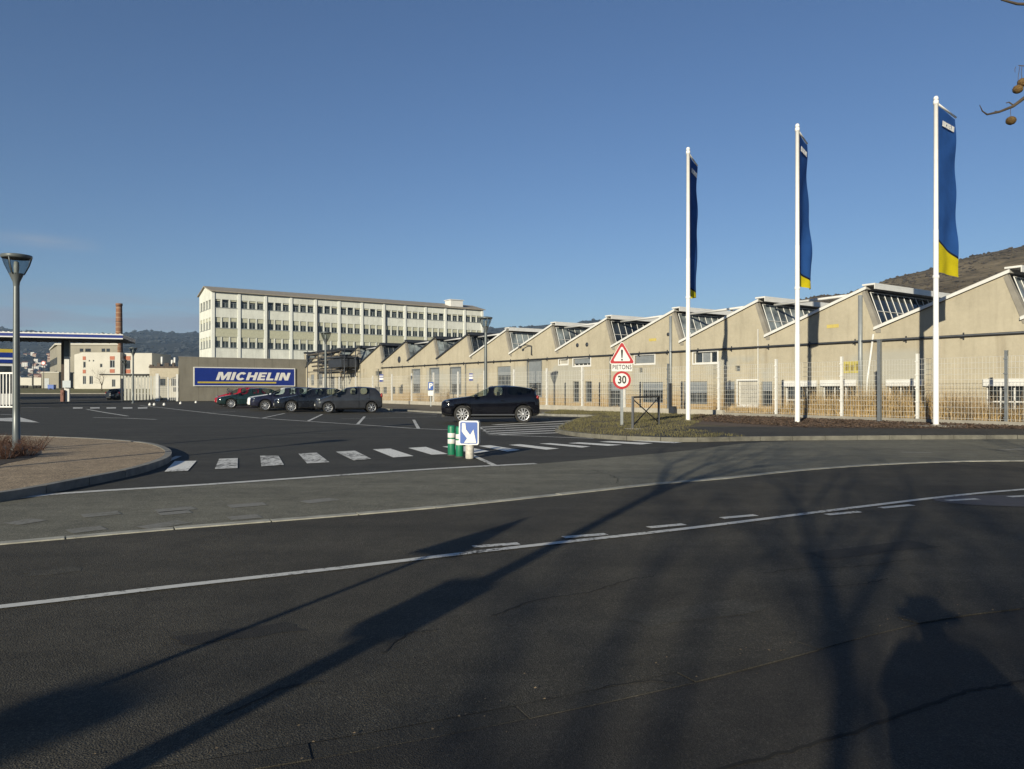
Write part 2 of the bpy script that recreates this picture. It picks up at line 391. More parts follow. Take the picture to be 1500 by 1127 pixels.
for a, b, y0, y1 in ((693, 760, 803.5, 798.5), (825, 888, 789.5, 784.5), (950, 1002, 775, 770), (1057, 1107, 761, 756.5), (1211, 1260, 756, 751.5), (1290, 1336, 746, 741.5), (1387, 1432, 735, 732.5), (1478, 1520, 729.5, 727)):
    strip_mesh(mk, g2([(a, y0), (b, y1)]), .11, .0165)
kind(mk.build('centre_line_marking', LINE_WORN), 'structure')
mk = MB()
for x0, x1, y0, y1 in ((229, 284, 750, 745), (335, 388, 743, 739), (445, 490, 737, 732), (120, 175, 757, 752), (232, 278, 754, 750), (15, 57, 769, 762), (100, 152, 780, 774), (210, 270, 775, 765), (335, 380, 761, 757), (1465, 1510, 660, 658), (1320, 1365, 663, 664)):
    strip_mesh(mk, g2([(x0, y0), (x1, y1)]), .3, .009)
kind(mk.build('faded_marking', LINE_FAINT), 'structure')
mk = MB()                                             # parking bays and far arrows
def pl(w, *pts): strip_mesh(mk, g2(pts), w, LZ)
pl(.16, (205, 594.5), (240, 598), (310, 606), (380, 613), (447, 617.5), (527, 622.7), (612, 628.6), (704, 632))
pl(.14, (472, 607.5), (450, 618)); pl(.14, (534, 610.7), (524, 622)); pl(.14, (606, 615.5), (613, 628.4)); pl(.14, (417, 606), (383, 613.3))
pl(.12, (560, 602.6), (640, 607.6)); pl(.1, (500, 614), (640, 611)); pl(.1, (345, 603), (300, 605)); pl(.1, (702, 626), (714, 634))
pl(.3, (30, 597.5), (71, 597.4)); pl(.2, (137, 612), (180, 613), (229, 615)); pl(.18, (127, 600), (155, 605), (187, 610))
for y0, y1, x0, x1 in ((623, 616.5, 724, 846), (626.5, 620.5, 704, 838), (629.7, 624.3, 704, 828), (632.8, 627.6, 710, 824), (635.8, 631, 716, 818), (637.3, 634.6, 732, 818)):
    pl(.42, (x0, y0), (x1, y1))
pl(.15, (716, 637.5), (870, 643))
for a, b in ((107, 121), (132, 146), (156, 170), (180, 194), (202, 216)): poly(mk, [(a, 599), (b, 598.8), (b, 597), (a, 597.2)])
poly(mk, [(-20, 614), (30, 612), (58, 619.6), (-20, 616.5)]); pl(.2, (0, 607.5), (25, 608.4))
kind(mk.build('parking_marking', LINE_WORN), 'structure')
mk = MB(); c0 = G(1490, 735); mk.flat([(c0.x + 1.15 * math.cos(a * .3142) , c0.y + .55 * math.sin(a * .3142)) for a in range(20)], .013)
kind(mk.build('road_patch', M('purple_grey_patch', (0.0576, 0.0544, 0.0608), .8, var=.2, scale=6)), 'structure')

PATCHD = asphalt('patch_dark', (.030, .028, .024), .4, .15, 110, .6); PATCHL = asphalt('patch_light', (.060, .056, .045), .5, .2, 90, .7)
for i, (pts, m_) in enumerate((([(905, 905), (1080, 878), (1130, 893), (950, 922)], PATCHL), ([(250, 935), (420, 915), (455, 926), (280, 948)], PATCHD), ([(1180, 812), (1330, 793), (1372, 802), (1216, 822)], PATCHD), ([(30, 840), (110, 832), (125, 838), (42, 846)], PATCHL))):
    mb = MB(); q = g2(pts); q = [q[k].lerp(q[(k + 1) % 4], t) + Vector((R.uniform(-.03, .03), R.uniform(-.03, .03))) for k in range(4) for t in (0, .25, .5, .75)]
    mb.flat(q, .0105); kind(mb.build('road_patch', m_), 'structure')
CRK = M('crack_dark', (.012, .011, .010), 1.0)
mb = MB()
for pts in ([(720, 905), (790, 880), (850, 872), (930, 850), (960, 846)], [(1120, 842), (1180, 834), (1240, 833), (1330, 822)], [(1200, 862), (1260, 858), (1300, 850)], [(1010, 700), (1080, 704), (1160, 697)], [(330, 1050), (420, 1010), (470, 1002)], [(560, 960), (600, 930), (640, 925)], [(870, 690), (900, 700), (905, 709)], [(300, 640), (420, 634), (520, 640)], [(880, 1010), (960, 1000), (985, 1003)]):
    ln = smooth_line(g2(pts), 9); ln = [p + Vector((R.uniform(-.02, .02), R.uniform(-.02, .02))) * (p.y / 8) for p in ln]
    strip_mesh(mb, ln, .011, .0128)
kind(mb.build('road_crack', CRK), 'structure')
mb = MB()
for k in range(420):                                  # grit and leaf bits along the kerbs
    ln = kerbA if k % 2 else nearD; i = R.randrange(len(ln) - 1); p = ln[i].lerp(ln[i + 1], R.random())
    if not (-6 < p.x < 14): continue
    off = abs(R.gauss(0, .14)) * (-1 if ln is kerbA else R.choice((-1, 1))); p = p + Vector((off * -.3, off)); s_ = R.uniform(.003, .010); a_ = R.uniform(0, 6.3); u = Vector((math.cos(a_), math.sin(a_))) * s_; v = Vector((-u.y, u.x)) * R.uniform(.4, .9)
    mb.quad((*(p - u), .021), (*(p + v), .021 + s_ * .5), (*(p + u), .022), (*(p - v), .022))
kind(mb.build('grit', M('grit', (.16, .12, .075), .95, var=.6, scale=20)), 'stuff')
# ---- kerbed areas
def raised(outline, z, fill_mat, name, kerb_from=None, kerb_to=None, w=.14, kmat=KERB):
    """kerb stones along outline[kerb_from:kerb_to] and a top sheet"""
    mb = MB(); mb.flat(outline, z); kind(mb.build(name, fill_mat), 'structure')
    ln = outline[kerb_from:kerb_to]
    kerb_stones(ln, w, -.05, z + .012, mat=kmat, jit=.003)
isl = smooth_line(V2((-9.5, 5.5)) + g2([(0, 735), (100, 716), (190, 697), (238, 681), (247, 671), (238, 663), (215, 656), (160, 650.5), (60, 645.5), (0, 644)]) + V2((-25, 24)), 5)
raised(isl + V2((-40, 18), (-30, 4)), .125, GRAVEL, 'pavement', 0, len(isl))
zi = .12
near_edge = smooth_line(g2([(816, 632.5), (822, 635.5), (846, 639.5), (872, 642), (917, 645.2), (941, 646), (1000, 647.5), (1050, 647), (1096, 646), (1200, 645), (1340, 644), (1446, 643.6), (1500, 643.5)]) + V2((18.6, 21.6), (21.4, 15.4)), 3)
CF = 39.6                                             # fence line: X + .6818 Y = CF
def fence_pt(px): Y = F * CF / px; return Vector(((px - 750) / F * Y, Y))
back_edge = [fence_pt(2300) , fence_pt(1500), fence_pt(1100), fence_pt(820)]
left_edge = smooth_line([fence_pt(820)] + g2([(800, 609.5), (870, 611.5), (853, 615.5), (832, 623), (816, 632.5)]), 4)
outl = near_edge + back_edge + left_edge[1:-1]
raised(outl, zi, GRASSM, 'grass_verge', 0, len(near_edge), kmat=M('kerb_grey', (.125, .12, .10), .9, var=.35, scale=3, bmp=.4, bscale=50))
kerb_stones(left_edge, .13, -.05, zi + .01, jit=.003)
def onz(pts): return g2(pts, zi)
foot = smooth_line(onz([(952, 637.9), (966, 635), (992, 628), (1035, 625.4), (1200, 627), (1340, 628.5), (1500, 629.5)]) + V2((20.4, 22.7), (24.2, 17.2)), 3)
fn = smooth_line([p + (Vector((0.02, .22))) for p in near_edge[near_edge.index(min(near_edge, key=lambda q: (q - g2([(950, 646)])[0]).length)):]], 1)
mb = MB(); mb.flat(fn + foot[::-1], zi + .004); kind(mb.build('footway', ASPH_FOOT), 'structure')
bed = onz([(1010, 621), (1040, 614)]) + [fence_pt(1060), fence_pt(1300), fence_pt(1500), fence_pt(2300)] + [p + Vector((0.05, .1)) for p in foot[::-1] if p.x > 8.5]
mb = MB(); mb.flat(bed, zi + .006); kind(mb.build('planting_bed', MULCH), 'structure')
strip = [fence_pt(900), fence_pt(700), fence_pt(560), fence_pt(480)] + g2([(555, 600), (600, 603), (640, 605.5), (700, 607), (800, 609)])
mb = MB(); mb.flat(strip, .1); kind(mb.build('verge_strip', EARTH), 'structure')
kerb_stones(smooth_line(strip[4:], 3), .14, -.05, .11, jit=.003)
# loose bark chips
mb = MB()
for k in range(13000):
    px = R.uniform(1015, 1520); Y = F * CF / px - R.uniform(.1, 9)
    X = (px - 750) / F * Y
    if Y < 24: continue
    a = R.uniform(0, 6.28); l = R.uniform(.03, .09); dx, dy = l * math.cos(a), l * math.sin(a); w = .35
    z = zi + .012 + R.uniform(0, .04)
    q = Vector((X, Y))
    pl0 = min((q - p).length for p in foot)
    if any((q - p).length < .0 for p in foot): continue
    lim = None
    for i in range(len(foot) - 1):
        if foot[i].x <= X <= foot[i + 1].x: lim = foot[i].y + (foot[i + 1].y - foot[i].y) * (X - foot[i].x) / (foot[i + 1].x - foot[i].x)
    if lim is None or Y < lim + .03: continue
    mb.quad((X - dx, Y - dy, z), (X + dy * w, Y - dx * w, z + R.uniform(0, .05)), (X + dx, Y + dy, z + R.uniform(0, .03)), (X - dy * w, Y + dx * w, z))
kind(mb.build('mulch_chips', M('mulch_chip', (0.064, 0.0416, 0.0288), .9, var=.6, scale=9)), 'stuff')
# short grass on the traffic island
gpoly = left_edge + [q for q in near_edge if q.x < 7.5] + g2([(1000, 628), (1020, 621)], zi) + [fence_pt(1050), fence_pt(900)]
def inside(p, pg):
    r = False; j = len(pg) - 1
    for i in range(len(pg)):
        if (pg[i].y > p.y) != (pg[j].y > p.y) and p.x < (pg[j].x - pg[i].x) * (p.y - pg[i].y) / (pg[j].y - pg[i].y) + pg[i].x: r = not r
        j = i
    return r
gx0, gx1 = min(p.x for p in gpoly), max(p.x for p in gpoly); gy0, gy1 = min(p.y for p in gpoly), max(p.y for p in gpoly)
mb = MB(); n = 0
for k in range(60000):
    p = Vector((R.uniform(gx0, gx1), R.uniform(gy0, gy1)))
    if not inside(p, gpoly): continue
    if mnoise.noise((p.x * .9, p.y * .9, 0)) < -.25: continue
    n += 1
    if n > 14000: break
    a = R.uniform(0, 6.28); h = R.uniform(.03, .09); w = R.uniform(.006, .014)
    lx, ly = R.uniform(-.04, .04), R.uniform(-.04, .04)
    mb.quad((p.x - w * math.cos(a), p.y - w * math.sin(a), zi), (p.x + w * math.cos(a), p.y + w * math.sin(a), zi), (p.x + lx + .002, p.y + ly, zi + h), (p.x + lx - .002, p.y + ly, zi + h))
kind(mb.build('grass', GRASSB, recalc=False), 'stuff')
# ================================================================= BUILDINGS
def holed(mb, x0, x1, z0, z1, holes, y=0.0, depth=.15):
    """wall face in the local xz plane with rectangular openings and reveals (depth goes +y)"""
    xs = sorted({x0, x1, *[v for h in holes for v in h[:2]]}); zs = sorted({z0, z1, *[v for h in holes for v in h[2:4]]})
    xs = [x for x in xs if x0 <= x <= x1]; zs = [z for z in zs if z0 <= z <= z1]
    for i in range(len(xs) - 1):
        for j in range(len(zs) - 1):
            cx, cz = (xs[i] + xs[i + 1]) / 2, (zs[j] + zs[j + 1]) / 2
            if any(h[0] < cx < h[1] and h[2] < cz < h[3] for h in holes): continue
            mb.quad((xs[i], y, zs[j]), (xs[i + 1], y, zs[j]), (xs[i + 1], y, zs[j + 1]), (xs[i], y, zs[j + 1]))
    for a, b, c, d in (h[:4] for h in holes):
        e = y + depth
        mb.quad((a, y, c), (a, e, c), (a, e, d), (a, y, d)); mb.quad((b, y, c), (b, y, d), (b, e, d), (b, e, c))
        mb.quad((a, y, c), (b, y, c), (b, e, c), (a, e, c)); mb.quad((a, y, d), (a, e, d), (b, e, d), (b, y, d))

# ---------- saw-tooth factory shed. local x runs along the gable wall towards the camera's right, local -y faces us
CW = 43.5; YE = 106.8
TH = math.atan2(-.8262, .5633)
def lx(px): return (YE - F * CW / px) / .8262
def wz(px, py): return H + (HY - py) * CW / px
SO = ((448 - 750) / F * YE, YE)
shed = thing('factory_shed', 'long beige rendered factory shed with a saw-tooth roofline of white-edged gables and skylights', 'factory', (SO[0], SO[1], 0), TH)
BAY = 6.475; RZ, VZ, PZ = 6.53, 4.56, 4.0
NB = 19; p0 = lx(1475) - 14 * BAY; peaks = [p0 + k * BAY for k in range(NB)]
XR = peaks[-1] + .79
wins = [('shutter', 604, 615, 542, 575), ('shutter', 630, 643, 540, 575), ('shutter', 660, 675, 539, 576.5), ('tall', 728, 748, 537, 577), ('shutter', 773, 793, 529, 580),
 ('high', 840, 865, 519, 536), ('board', 819, 832, 520.5, 534), ('door', 839, 848, 559, 589), ('door', 857, 867, 559, 589), ('tall', 890, 909, 560, 596),
 ('blind', 930, 959, 514, 533), ('vent', 936, 941, 539, 546), ('tall', 940, 971, 560, 590), ('tall', 1000.5, 1036, 559, 592), ('high3', 1016, 1051, 510, 532),
 ('vent', 1077, 1084, 536, 544), ('tall', 1060, 1076, 559, 595), ('board', 1081, 1110, 558, 594), ('tall', 1115, 1131, 559, 596), ('dark', 1150, 1196, 559.5, 602),
 ('dark', 1204.5, 1254, 558.5, 602), ('dark', 1301, 1351, 558, 600), ('dark', 1444, 1505, 557, 607), ('dark', 1640, 1720, 555, 612), ('dark', 1830, 1930, 552, 620),
 ('small', 550, 556.5, 567, 577), ('small', 560.6, 566.7, 567, 577), ('small', 575, 579, 567, 577), ('small', 583.7, 590, 567, 577), ('small', 550, 559.6, 544, 550.5),
 ('tall', 455, 460, 549, 565), ('tall', 466, 472, 548, 565), ('small', 484, 490, 552, 570), ('small', 494, 500, 552, 570), ('small', 511, 520, 547, 553)]
holes = []
for t, a, b, y0, y1 in wins:
    xa, xb = lx(a), lx(b); m = (a + b) / 2
    holes.append((xa, xb, max(.12, wz(m, y1)), min(3.86, wz(m, y0)), t))
mb = MB()
holed(mb, 0, XR, 0, PZ - .1, holes, 0, .22)
prof = []
for k, pk in enumerate(peaks):
    lo = max(0, pk - BAY + .79)
    slope = (RZ - VZ) / (BAY - .79)
    zl = RZ - slope * (pk - lo) if k else RZ - slope * (pk - lo)
    # tooth above the pipe line
    tooth = [(lo, PZ - .1), (pk + .79, PZ - .1), (pk + .79, VZ), (pk, RZ), (lo, zl)]
    f = mb.bm.faces.new([mb.bm.verts.new((x, 0, z)) for x, z in tooth])
mb.quad((0, 0, 0), (0, 0, 4.4), (0, 40, 4.4), (0, 40, 0)); mb.quad((XR, 0, 0), (XR, 40, 0), (XR, 40, VZ), (XR, 0, VZ))
mb.quad((0, 40, 0), (0, 40, VZ), (XR, 40, VZ), (XR, 40, 0))
mb.build('wall', SHEDWALL, shed, recalc=False)
DIRTY_FELT = SHEDROOF
for k, pk in enumerate(peaks):
    lo = pk - BAY + .55; slope = (RZ - VZ) / (BAY - .79)
    if k == 0: lo = max(lo, -.3)
    z_lo = RZ + .05 - slope * (pk - lo)
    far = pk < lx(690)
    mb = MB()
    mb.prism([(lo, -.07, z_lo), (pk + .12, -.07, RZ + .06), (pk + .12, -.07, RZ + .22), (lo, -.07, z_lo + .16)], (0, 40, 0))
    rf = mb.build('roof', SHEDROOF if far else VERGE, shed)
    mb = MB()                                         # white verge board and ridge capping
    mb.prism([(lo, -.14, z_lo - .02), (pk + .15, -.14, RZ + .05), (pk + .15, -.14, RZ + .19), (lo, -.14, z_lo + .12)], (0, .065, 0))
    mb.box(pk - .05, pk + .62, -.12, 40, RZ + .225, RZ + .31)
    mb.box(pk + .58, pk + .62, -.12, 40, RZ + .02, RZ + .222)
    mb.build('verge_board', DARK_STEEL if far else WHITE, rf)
    # raked skylight on the steep side
    g = MB(); sky = MB()
    def sp(u, y, o=0): return (pk + .08 + .71 * u + o * .9, y, RZ + .02 - (RZ - VZ) * u + o * .35)
    g.quad(sp(.06, .25), sp(1, .25), sp(1, 39.8), sp(.06, 39.8))
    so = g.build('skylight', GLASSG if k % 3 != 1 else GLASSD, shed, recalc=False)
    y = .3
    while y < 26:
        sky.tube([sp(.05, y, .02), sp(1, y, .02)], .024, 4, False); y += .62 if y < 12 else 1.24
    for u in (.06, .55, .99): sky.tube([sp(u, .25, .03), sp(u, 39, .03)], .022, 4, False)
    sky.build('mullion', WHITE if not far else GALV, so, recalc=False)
    ch = MB(); ch.prism([(pk + .02, -.03, RZ + .02), (pk + .86, -.03, VZ - .06), (pk + .86, -.03, VZ - .2), (pk + .62, -.03, VZ - .2), (pk - .12, -.03, RZ - .12)], (0, .26, 0))
    ch.build('cheek', CONCRETE, shed)
    if k in (6, 9, 10, 11, 12) or k % 2 == 1 and k < 9:
        t = MB(); t.tube([(pk + .5, .9, RZ - .12), (pk + BAY - .1, .9, RZ - .02)], .075, 8); t.build('tie_beam', WHITE, shed)
# conduit along the wall with brackets
mb = MB(); x = lx(560)
mb.tube([(x, -.12, PZ - .02), (XR, -.12, PZ - .02)], .055, 8)
while x < XR:
    mb.box(x - .05, x + .05, -.2, 0, PZ - .09, PZ - .07); mb.box(x - .025, x + .025, -.05, -.001, PZ - .2, PZ + .12); x += 2.6
mb.build('wall_pipe', DARK_STEEL, shed)
for px, z1, m, r in ((984, 6.3, SHUT, .09), (1262, 6.3, SHUT, .11), (683, 4, KERB, .05), (1112, 5.0, WHITE, .025), (555, 3.9, KERB, .06), (895, 3.9, KERB, .05)):
    mb = MB(); xx = lx(px); mb.tube([(xx, -.1, .05), (xx, -.1, z1)], r, 8); mb.build('downpipe', m, shed)
mb = MB(); xx = lx(1281); mb.tube([(xx, -.1, 4.3), (lx(1272), -.1, 2.0), (lx(1270), -.1, .1)], .05, 8); mb.build('downpipe', WHITE, shed)
# wall lamp, round vents, yellow marks
mb = MB(); xx = lx(780); mb.tube([(xx, 0, 4.35), (xx, -.12, 4.35), (xx, -.12, 5.1), (xx - .5, -.35, 5.2), (xx - .9, -.5, 5.1)], .04, 8); mb.lathe([(0, .1), (.16, 0), (.12, -.12), (0, -.14)], (xx - 1, -.55, 5.05), 10); mb.build('wall_lamp', DARK_STEEL, shed)
for px, py, r in ((846, 506, .16), (860, 505, .16), (979, 490, .12), (585, 527, .36)):
    mb = MB(); mb.lathe([(0, -.05), (r * .8, -.05), (r, -.03), (r, .02)], (lx(px), 0, wz(px, py)), 16, 'y'); mb.build('vent', DARK_STEEL, shed)
YM = M('faded_yellow', (0.3968, 0.32, 0.0896), .8, var=.2)
for px, py in ((1220, 478), (956, 498)):
    mb = MB(); a, z = lx(px), wz(px, py)
    mb.box(a - .34, a + .34, -.012, .0, z - .09, z + .09); mb.build('yellow_plate', YM, shed)
mb = MB(); a, z = lx(1249), wz(1249, 538); mb.box(a - .5, a + .5, -.02, 0, z - .3, z + .3)
yp = mb.build('yellow_plate', M('notice_yellow', (0.352, 0.3008, 0.0768), .8, var=.2), shed)
mb = MB()
for k in range(3): mb.box(a - .38 + k * .28, a - .2 + k * .28, -.027, -.021, z - .18, z + .16 - .06 * (k % 2))
mb.build('faded_lettering', M('faded_ochre', (0.192, 0.1536, 0.0384), .8), yp)
# windows
PALE = M('pale_board', (0.3328, 0.32, 0.2816), .8, var=.15)
for xa, xb, z0, z1, t in holes:
    D = .16; fr = MB(); e = .05
    fr.box(xa, xa + e, D - .04, D + .04, z0, z1); fr.box(xb - e, xb, D - .04, D + .04, z0, z1)
    fr.box(xa + e, xb - e, D - .04, D + .04, z0, z0 + e); fr.box(xa + e, xb - e, D - .04, D + .04, z1 - e, z1)
    w, h = xb - xa, z1 - z0
    if t in ('tall', 'shutter', 'door', 'small', 'high'):
        nx = max(1, round(w / .55))
        for i in range(1, nx): x = xa + w * i / nx; fr.box(x - .02, x + .02, D - .03, D + .03, z0 + e, z1 - e)
        nz = max(1, round(h / .6))
        for j in range(1, nz): z = z0 + h * j / nz; fr.box(xa + e, xb - e, D - .025, D + .025, z - .018, z + .018)
    if t == 'dark':
        for i in range(1, 3): x = xa + w * i / 3; fr.box(x - .03, x + .03, D - .03, D + .03, z0 + e, z1 - e)
        fr.box(xa + e, xb - e, D - .03, D + .03, z0 + h * .35, z0 + h * .35 + .05)
        fr.box(xa - .06, xb + .06, -.12, D + .06, z1 - .26, z1 + .06)
    if t == 'high3':
        for i in (.34, .68): x = xa + w * i; fr.box(x - .04, x + .04, D - .03, D + .03, z0 + e, z1 - e)
    if t in ('high', 'high3', 'blind', 'board', 'shutter'):
        fr.box(xa - .09, xa, -.03, .04, z0 - .09, z1 + .09); fr.box(xb, xb + .09, -.03, .04, z0 - .09, z1 + .09); fr.box(xa, xb, -.03, .04, z0 - .09, z0); fr.box(xa, xb, -.03, .04, z1, z1 + .09)
    if t in ('vent', ): fr.box(xa, xb, D - .02, D + .02, (z0 + z1) / 2 - .03, (z0 + z1) / 2 + .03)
    name = 'door' if t == 'door' else 'window'
    wo = fr.build(name, WHITE if t in ('high', 'high3', 'dark', 'board', 'blind') else GALV, shed)
    pn = MB(); pn.quad((xa, D + .02, z0), (xb, D + .02, z0), (xb, D + .02, z1), (xa, D + .02, z1))
    pn.build('pane', PALE if t == 'board' else GLASSD, wo, recalc=False)
    s0 = None
    if t == 'shutter': s0, s1 = z0 + h * (.36 if h > 2 else .45), z1
    if t == 'blind': s0, s1 = z0 + .05, z1
    if t == 'high': s0, s1 = z0 + h * .3, z1
    if t == 'high3': s0 = None; mb = MB(); mb.box(xa + w * .36, xa + w * .66, D - .06, D + .01, z0 + .06, z1 - .06); mb.build('shutter', SHUT, wo)
    if t == 'tall': s0, s1 = z1 - h * R.uniform(.25, .62), z1
    if s0 is not None:
        sh = MB(); z = s1; 
        while z > s0 + .02:
            zz = max(s0, z - .09); sh.prism([(xa + .03, D - .09, zz + .008), (xa + .03, D - .075, z), (xa + .03, D - .03, z), (xa + .03, D - .03, zz)], (w - .06, 0, 0)); z = zz
        sh.build('shutter', SHUT, wo)

# ---------- concrete wall with the company sign
def face_s(px, O, u=(.8262, .5633)):
    r = (px - 750) / F; return (r * O[1] - O[0]) / (u[0] - r * u[1])
AW = math.atan2(.5633, .8262)
WO = ((262 - 750) / F * 97.3, 97.3)
cwall = thing('concrete_wall', 'grey bare concrete wall carrying the wide blue sign, at the end of the saw-tooth shed', 'wall', (*WO, 0), AW)
mb = MB(); mb.box(0, 16.9, 0, .3, 0, 5.7)
mb.build('wall', render_wall('bare_concrete', (0.16, 0.1504, 0.1248), low=False), cwall)
mb = MB(); mb.box(-.04, 16.94, -.04, .34, 5.702, 5.78); mb.build('coping', CONCRETE, cwall)
mb = MB(); 
for k in range(1, 7): mb.box(k * 2.4 - .012, k * 2.4 + .012, -.004, 0, .0, 5.69)
mb.build('panel_joint', M('concrete_joint', (0.0832, 0.0768, 0.064), .9), cwall)
me = text_mesh('Sic', .75, .006, .2, .01); xf(me, Matrix.Translation((6.3, -.006, 1.35)) @ UP); link('graffiti', me, M('scrawl', (0.0192, 0.0192, 0.0512), .8), cwall)
def wdepth(s): return WO[1] + .5633 * s
def wzc(px, py): s = face_s(px, WO); return H + (HY - py) / F * wdepth(s)
sg = thing('wide_sign', 'wide blue company sign with white italic lettering and a yellow line on the concrete wall', 'sign', (*WO, 0), AW)
sx0, sx1 = face_s(284.5, WO), face_s(430.5, WO); sz0, sz1 = wzc(357, 564.9), wzc(357, 540)
mb = MB(); mb.box(sx0, sx1, -.2, -.06, sz0, sz1); bd = mb.build('board', BLUE, sg)
mb = MB(); e = .11
mb.box(sx0 - e, sx1 + e, -.22, -.002, sz1, sz1 + e); mb.box(sx0 - e, sx1 + e, -.22, -.002, sz0 - e, sz0); mb.box(sx0 - e, sx0, -.22, -.002, sz0, sz1); mb.box(sx1, sx1 + e, -.22, -.002, sz0, sz1)
mb.build('frame', WHITE, sg)
tx0, tx1 = face_s(315.5, WO), face_s(425, WO); tz0, tz1 = wzc(370, 557.3), wzc(370, 545.8)
mb = MB(); block_letters(mb, 'MICHELIN', tx0, tx1, tz0, tz1, -.225, .02); mb.build('lettering', WHITE, sg)
mb = MB(); zc = wzc(345, 560.6); mb.box(face_s(289, WO), face_s(404, WO), -.22, -.201, zc - .11, zc + .11); mb.build('yellow_stripe', YEL, sg)

# ---------- white office block behind
BO = (-54.8, 137.0)
block = thing('office_block', 'tall white office block with three rows of dark windows rising behind the sheds', 'building', (*BO, 0), AW)
BL, BW, BH = 58.4, 10.2, 19.4
BWALL = render_wall('white_facade', (.545, .56, .515), low=False)
rows = [(16.55, 18.05), (12.8, 14.75), (9.2, 11.15)]; nb = 12; bw = BL / nb
mb = MB(); hs = []
for b in range(nb):
    for a, c in ((.075, .325), (.375, .625), (.675, .925)):
        for z0, z1 in rows: hs.append((b * bw + a * bw, b * bw + c * bw, z0, z1))
holed(mb, 0, BL, 0, BH, hs, 0, .3)
ga = [( .8, 2.4), (3.0, 4.6), (5.4, 7.0), (7.7, 9.3)]
def gable(mb):
    hs2 = [(a, b, z0, z1) for a, b in ga for z0, z1 in ((16.4, 18.0), (12.6, 14.7), (9.2, 11.2))]
    t = MB(); holed(t, 0, BW, 0, BH, hs2, 0, .3)
    f = t.bm.faces.new([t.bm.verts.new(p) for p in ((0, 0, BH), (BW, 0, BH), (BW / 2, 0, BH + 1.3))])
    return t
t = gable(None)
t.bm.transform(Matrix.Rotation(rad(-90), 4, 'Z') @ Matrix.Translation((-BW, 0, 0)))
me = bpy.data.meshes.new('t'); t.bm.to_mesh(me); t.bm.free(); mb.bm.from_mesh(me); bpy.data.meshes.remove(me)
mb.quad((BL, 0, 0), (BL, BW, 0), (BL, BW, BH), (BL, 0, BH)); mb.quad((0, BW, 0), (0, BW, BH), (BL, BW, BH), (BL, BW, 0))
mb.bm.faces.new([mb.bm.verts.new(p) for p in ((BL, 0, BH), (BL, BW, BH), (BL, BW / 2, BH + 1.3))])
mb.build('wall', BWALL, block, recalc=False)
mb = MB()
mb.prism([(-.35, -.5, BH - .05), (-.35, BW / 2, BH + 1.35), (-.35, BW + .5, BH - .05), (-.35, BW + .5, BH + .12), (-.35, BW / 2, BH + 1.52), (-.35, -.5, BH + .12)], (BL + .7, 0, 0))
rf = mb.build('roof', M('tile_roof', (.25, .225, .185), .8, var=.25, scale=2), block)
mb = MB(); mb.box(50.5, 53.6, .8, 3.4, BH + .5, BH + 1.9); mb.box(50.3, 53.8, .6, 3.6, BH + 1.9, BH + 2.05); mb.build('dormer', WHITE, rf)
FACW = M('white_pilaster', (.60, .615, .58), .6, var=.06); GLASSB = dark_glass('office_glass', (.030, .036, .034), .08, .7); KH = M('khaki_panel', (.365, .365, .275), .7, var=.14); BLD = M('pale_blind', (.39, .39, .30), .7, var=.15)
for b in range(nb + 1):
    mb = MB(); x = b * bw; a0, a1 = (x - .28, x + .28)
    if b == 0: a0, a1 = -.05, .55
    if b == nb: a0, a1 = BL - .55, BL + .05
    mb.box(a0 + .04, a1 - .04, -.15, -.001, 0, BH - .06); mb.build('pilaster', FACW, block)
    if b < nb:
        mb = MB(); mb.box(x + .34, x + bw - .34, -.035, -.002, 11.2, 12.76); mb.build('spandrel_panel', KH, block)
for b in (2, 4, 7): 
    mb = MB(); mb.tube([(b * bw + .36, -.2, 4), (b * bw + .36, -.2, BH - 1.3)], .09, 6); mb.build('downpipe', DARK_STEEL, block)
wm = {}
def block_window(w, z0, z1, blind):
    key = (round(w, 2), z0, blind)
    if key in wm: return wm[key]
    fr = MB(); e = .07
    fr.box(0, e, .16, .26, z0, z1); fr.box(w - e, w, .16, .26, z0, z1); fr.box(e, w - e, .16, .26, z0, z0 + e); fr.box(e, w - e, .16, .26, z1 - e, z1)
    fr.box(w * .5 - .05, w * .5 + .05, .17, .25, z0 + e, z0 + (z1 - z0) * .6); fr.box(e, w - e, .17, .25, z0 + (z1 - z0) * .6 - .03, z0 + (z1 - z0) * .6 + .03)
    fr.box(-.08, w + .08, -.08, .12, z0 - .09, z0 - .002)
    pn = MB(); pn.quad((0, .24, z0), (w, .24, z0), (w, .24, z1), (0, .24, z1))
    bl = MB(); bl.box(e, w - e, .12, .155, z0 + (z1 - z0) * (1 - blind), z1) if blind else None
    out = []
    for n_, q, m_ in (('window', fr, SHUT), ('pane', pn, GLASSB), ('blind', bl, BLD)):
        if n_ == 'blind' and not blind: q.bm.free(); out.append(None); continue
        bmesh.ops.recalc_face_normals(q.bm, faces=q.bm.faces) if n_ != 'pane' else None
        me = bpy.data.meshes.new(n_); q.bm.to_mesh(me); q.bm.free(); me.materials.append(m_); out.append(me)
    wm[key] = out; return out
def put_window(x, y, rz, w, z0, z1, blind):
    meshes = block_window(w, z0, z1, blind)
    o = link('window', meshes[0], None, block); o.location = (x, y, 0); o.rotation_euler = (0, 0, rz)
    for n_, me in (('pane', meshes[1]), ('blind', meshes[2])):
        if me: link(n_, me, None, o)
for x0, x1, z0, z1 in hs:
    if z0 < 10 and x0 > 8 * bw: continue
    bl = R.choice([.0, .14, .18, .22]) if z0 > 16 else R.choice([.36, .4, .42, .46, .42, .4])
    put_window(x0, 0, 0, x1 - x0, z0, z1, bl)
for a, b in ga:
    for z0, z1 in ((16.4, 18.0), (12.6, 14.7), (9.2, 11.2)): put_window(0, BW - a, rad(-90), b - a, z0, z1, .3 if z0 < 15 else 0)

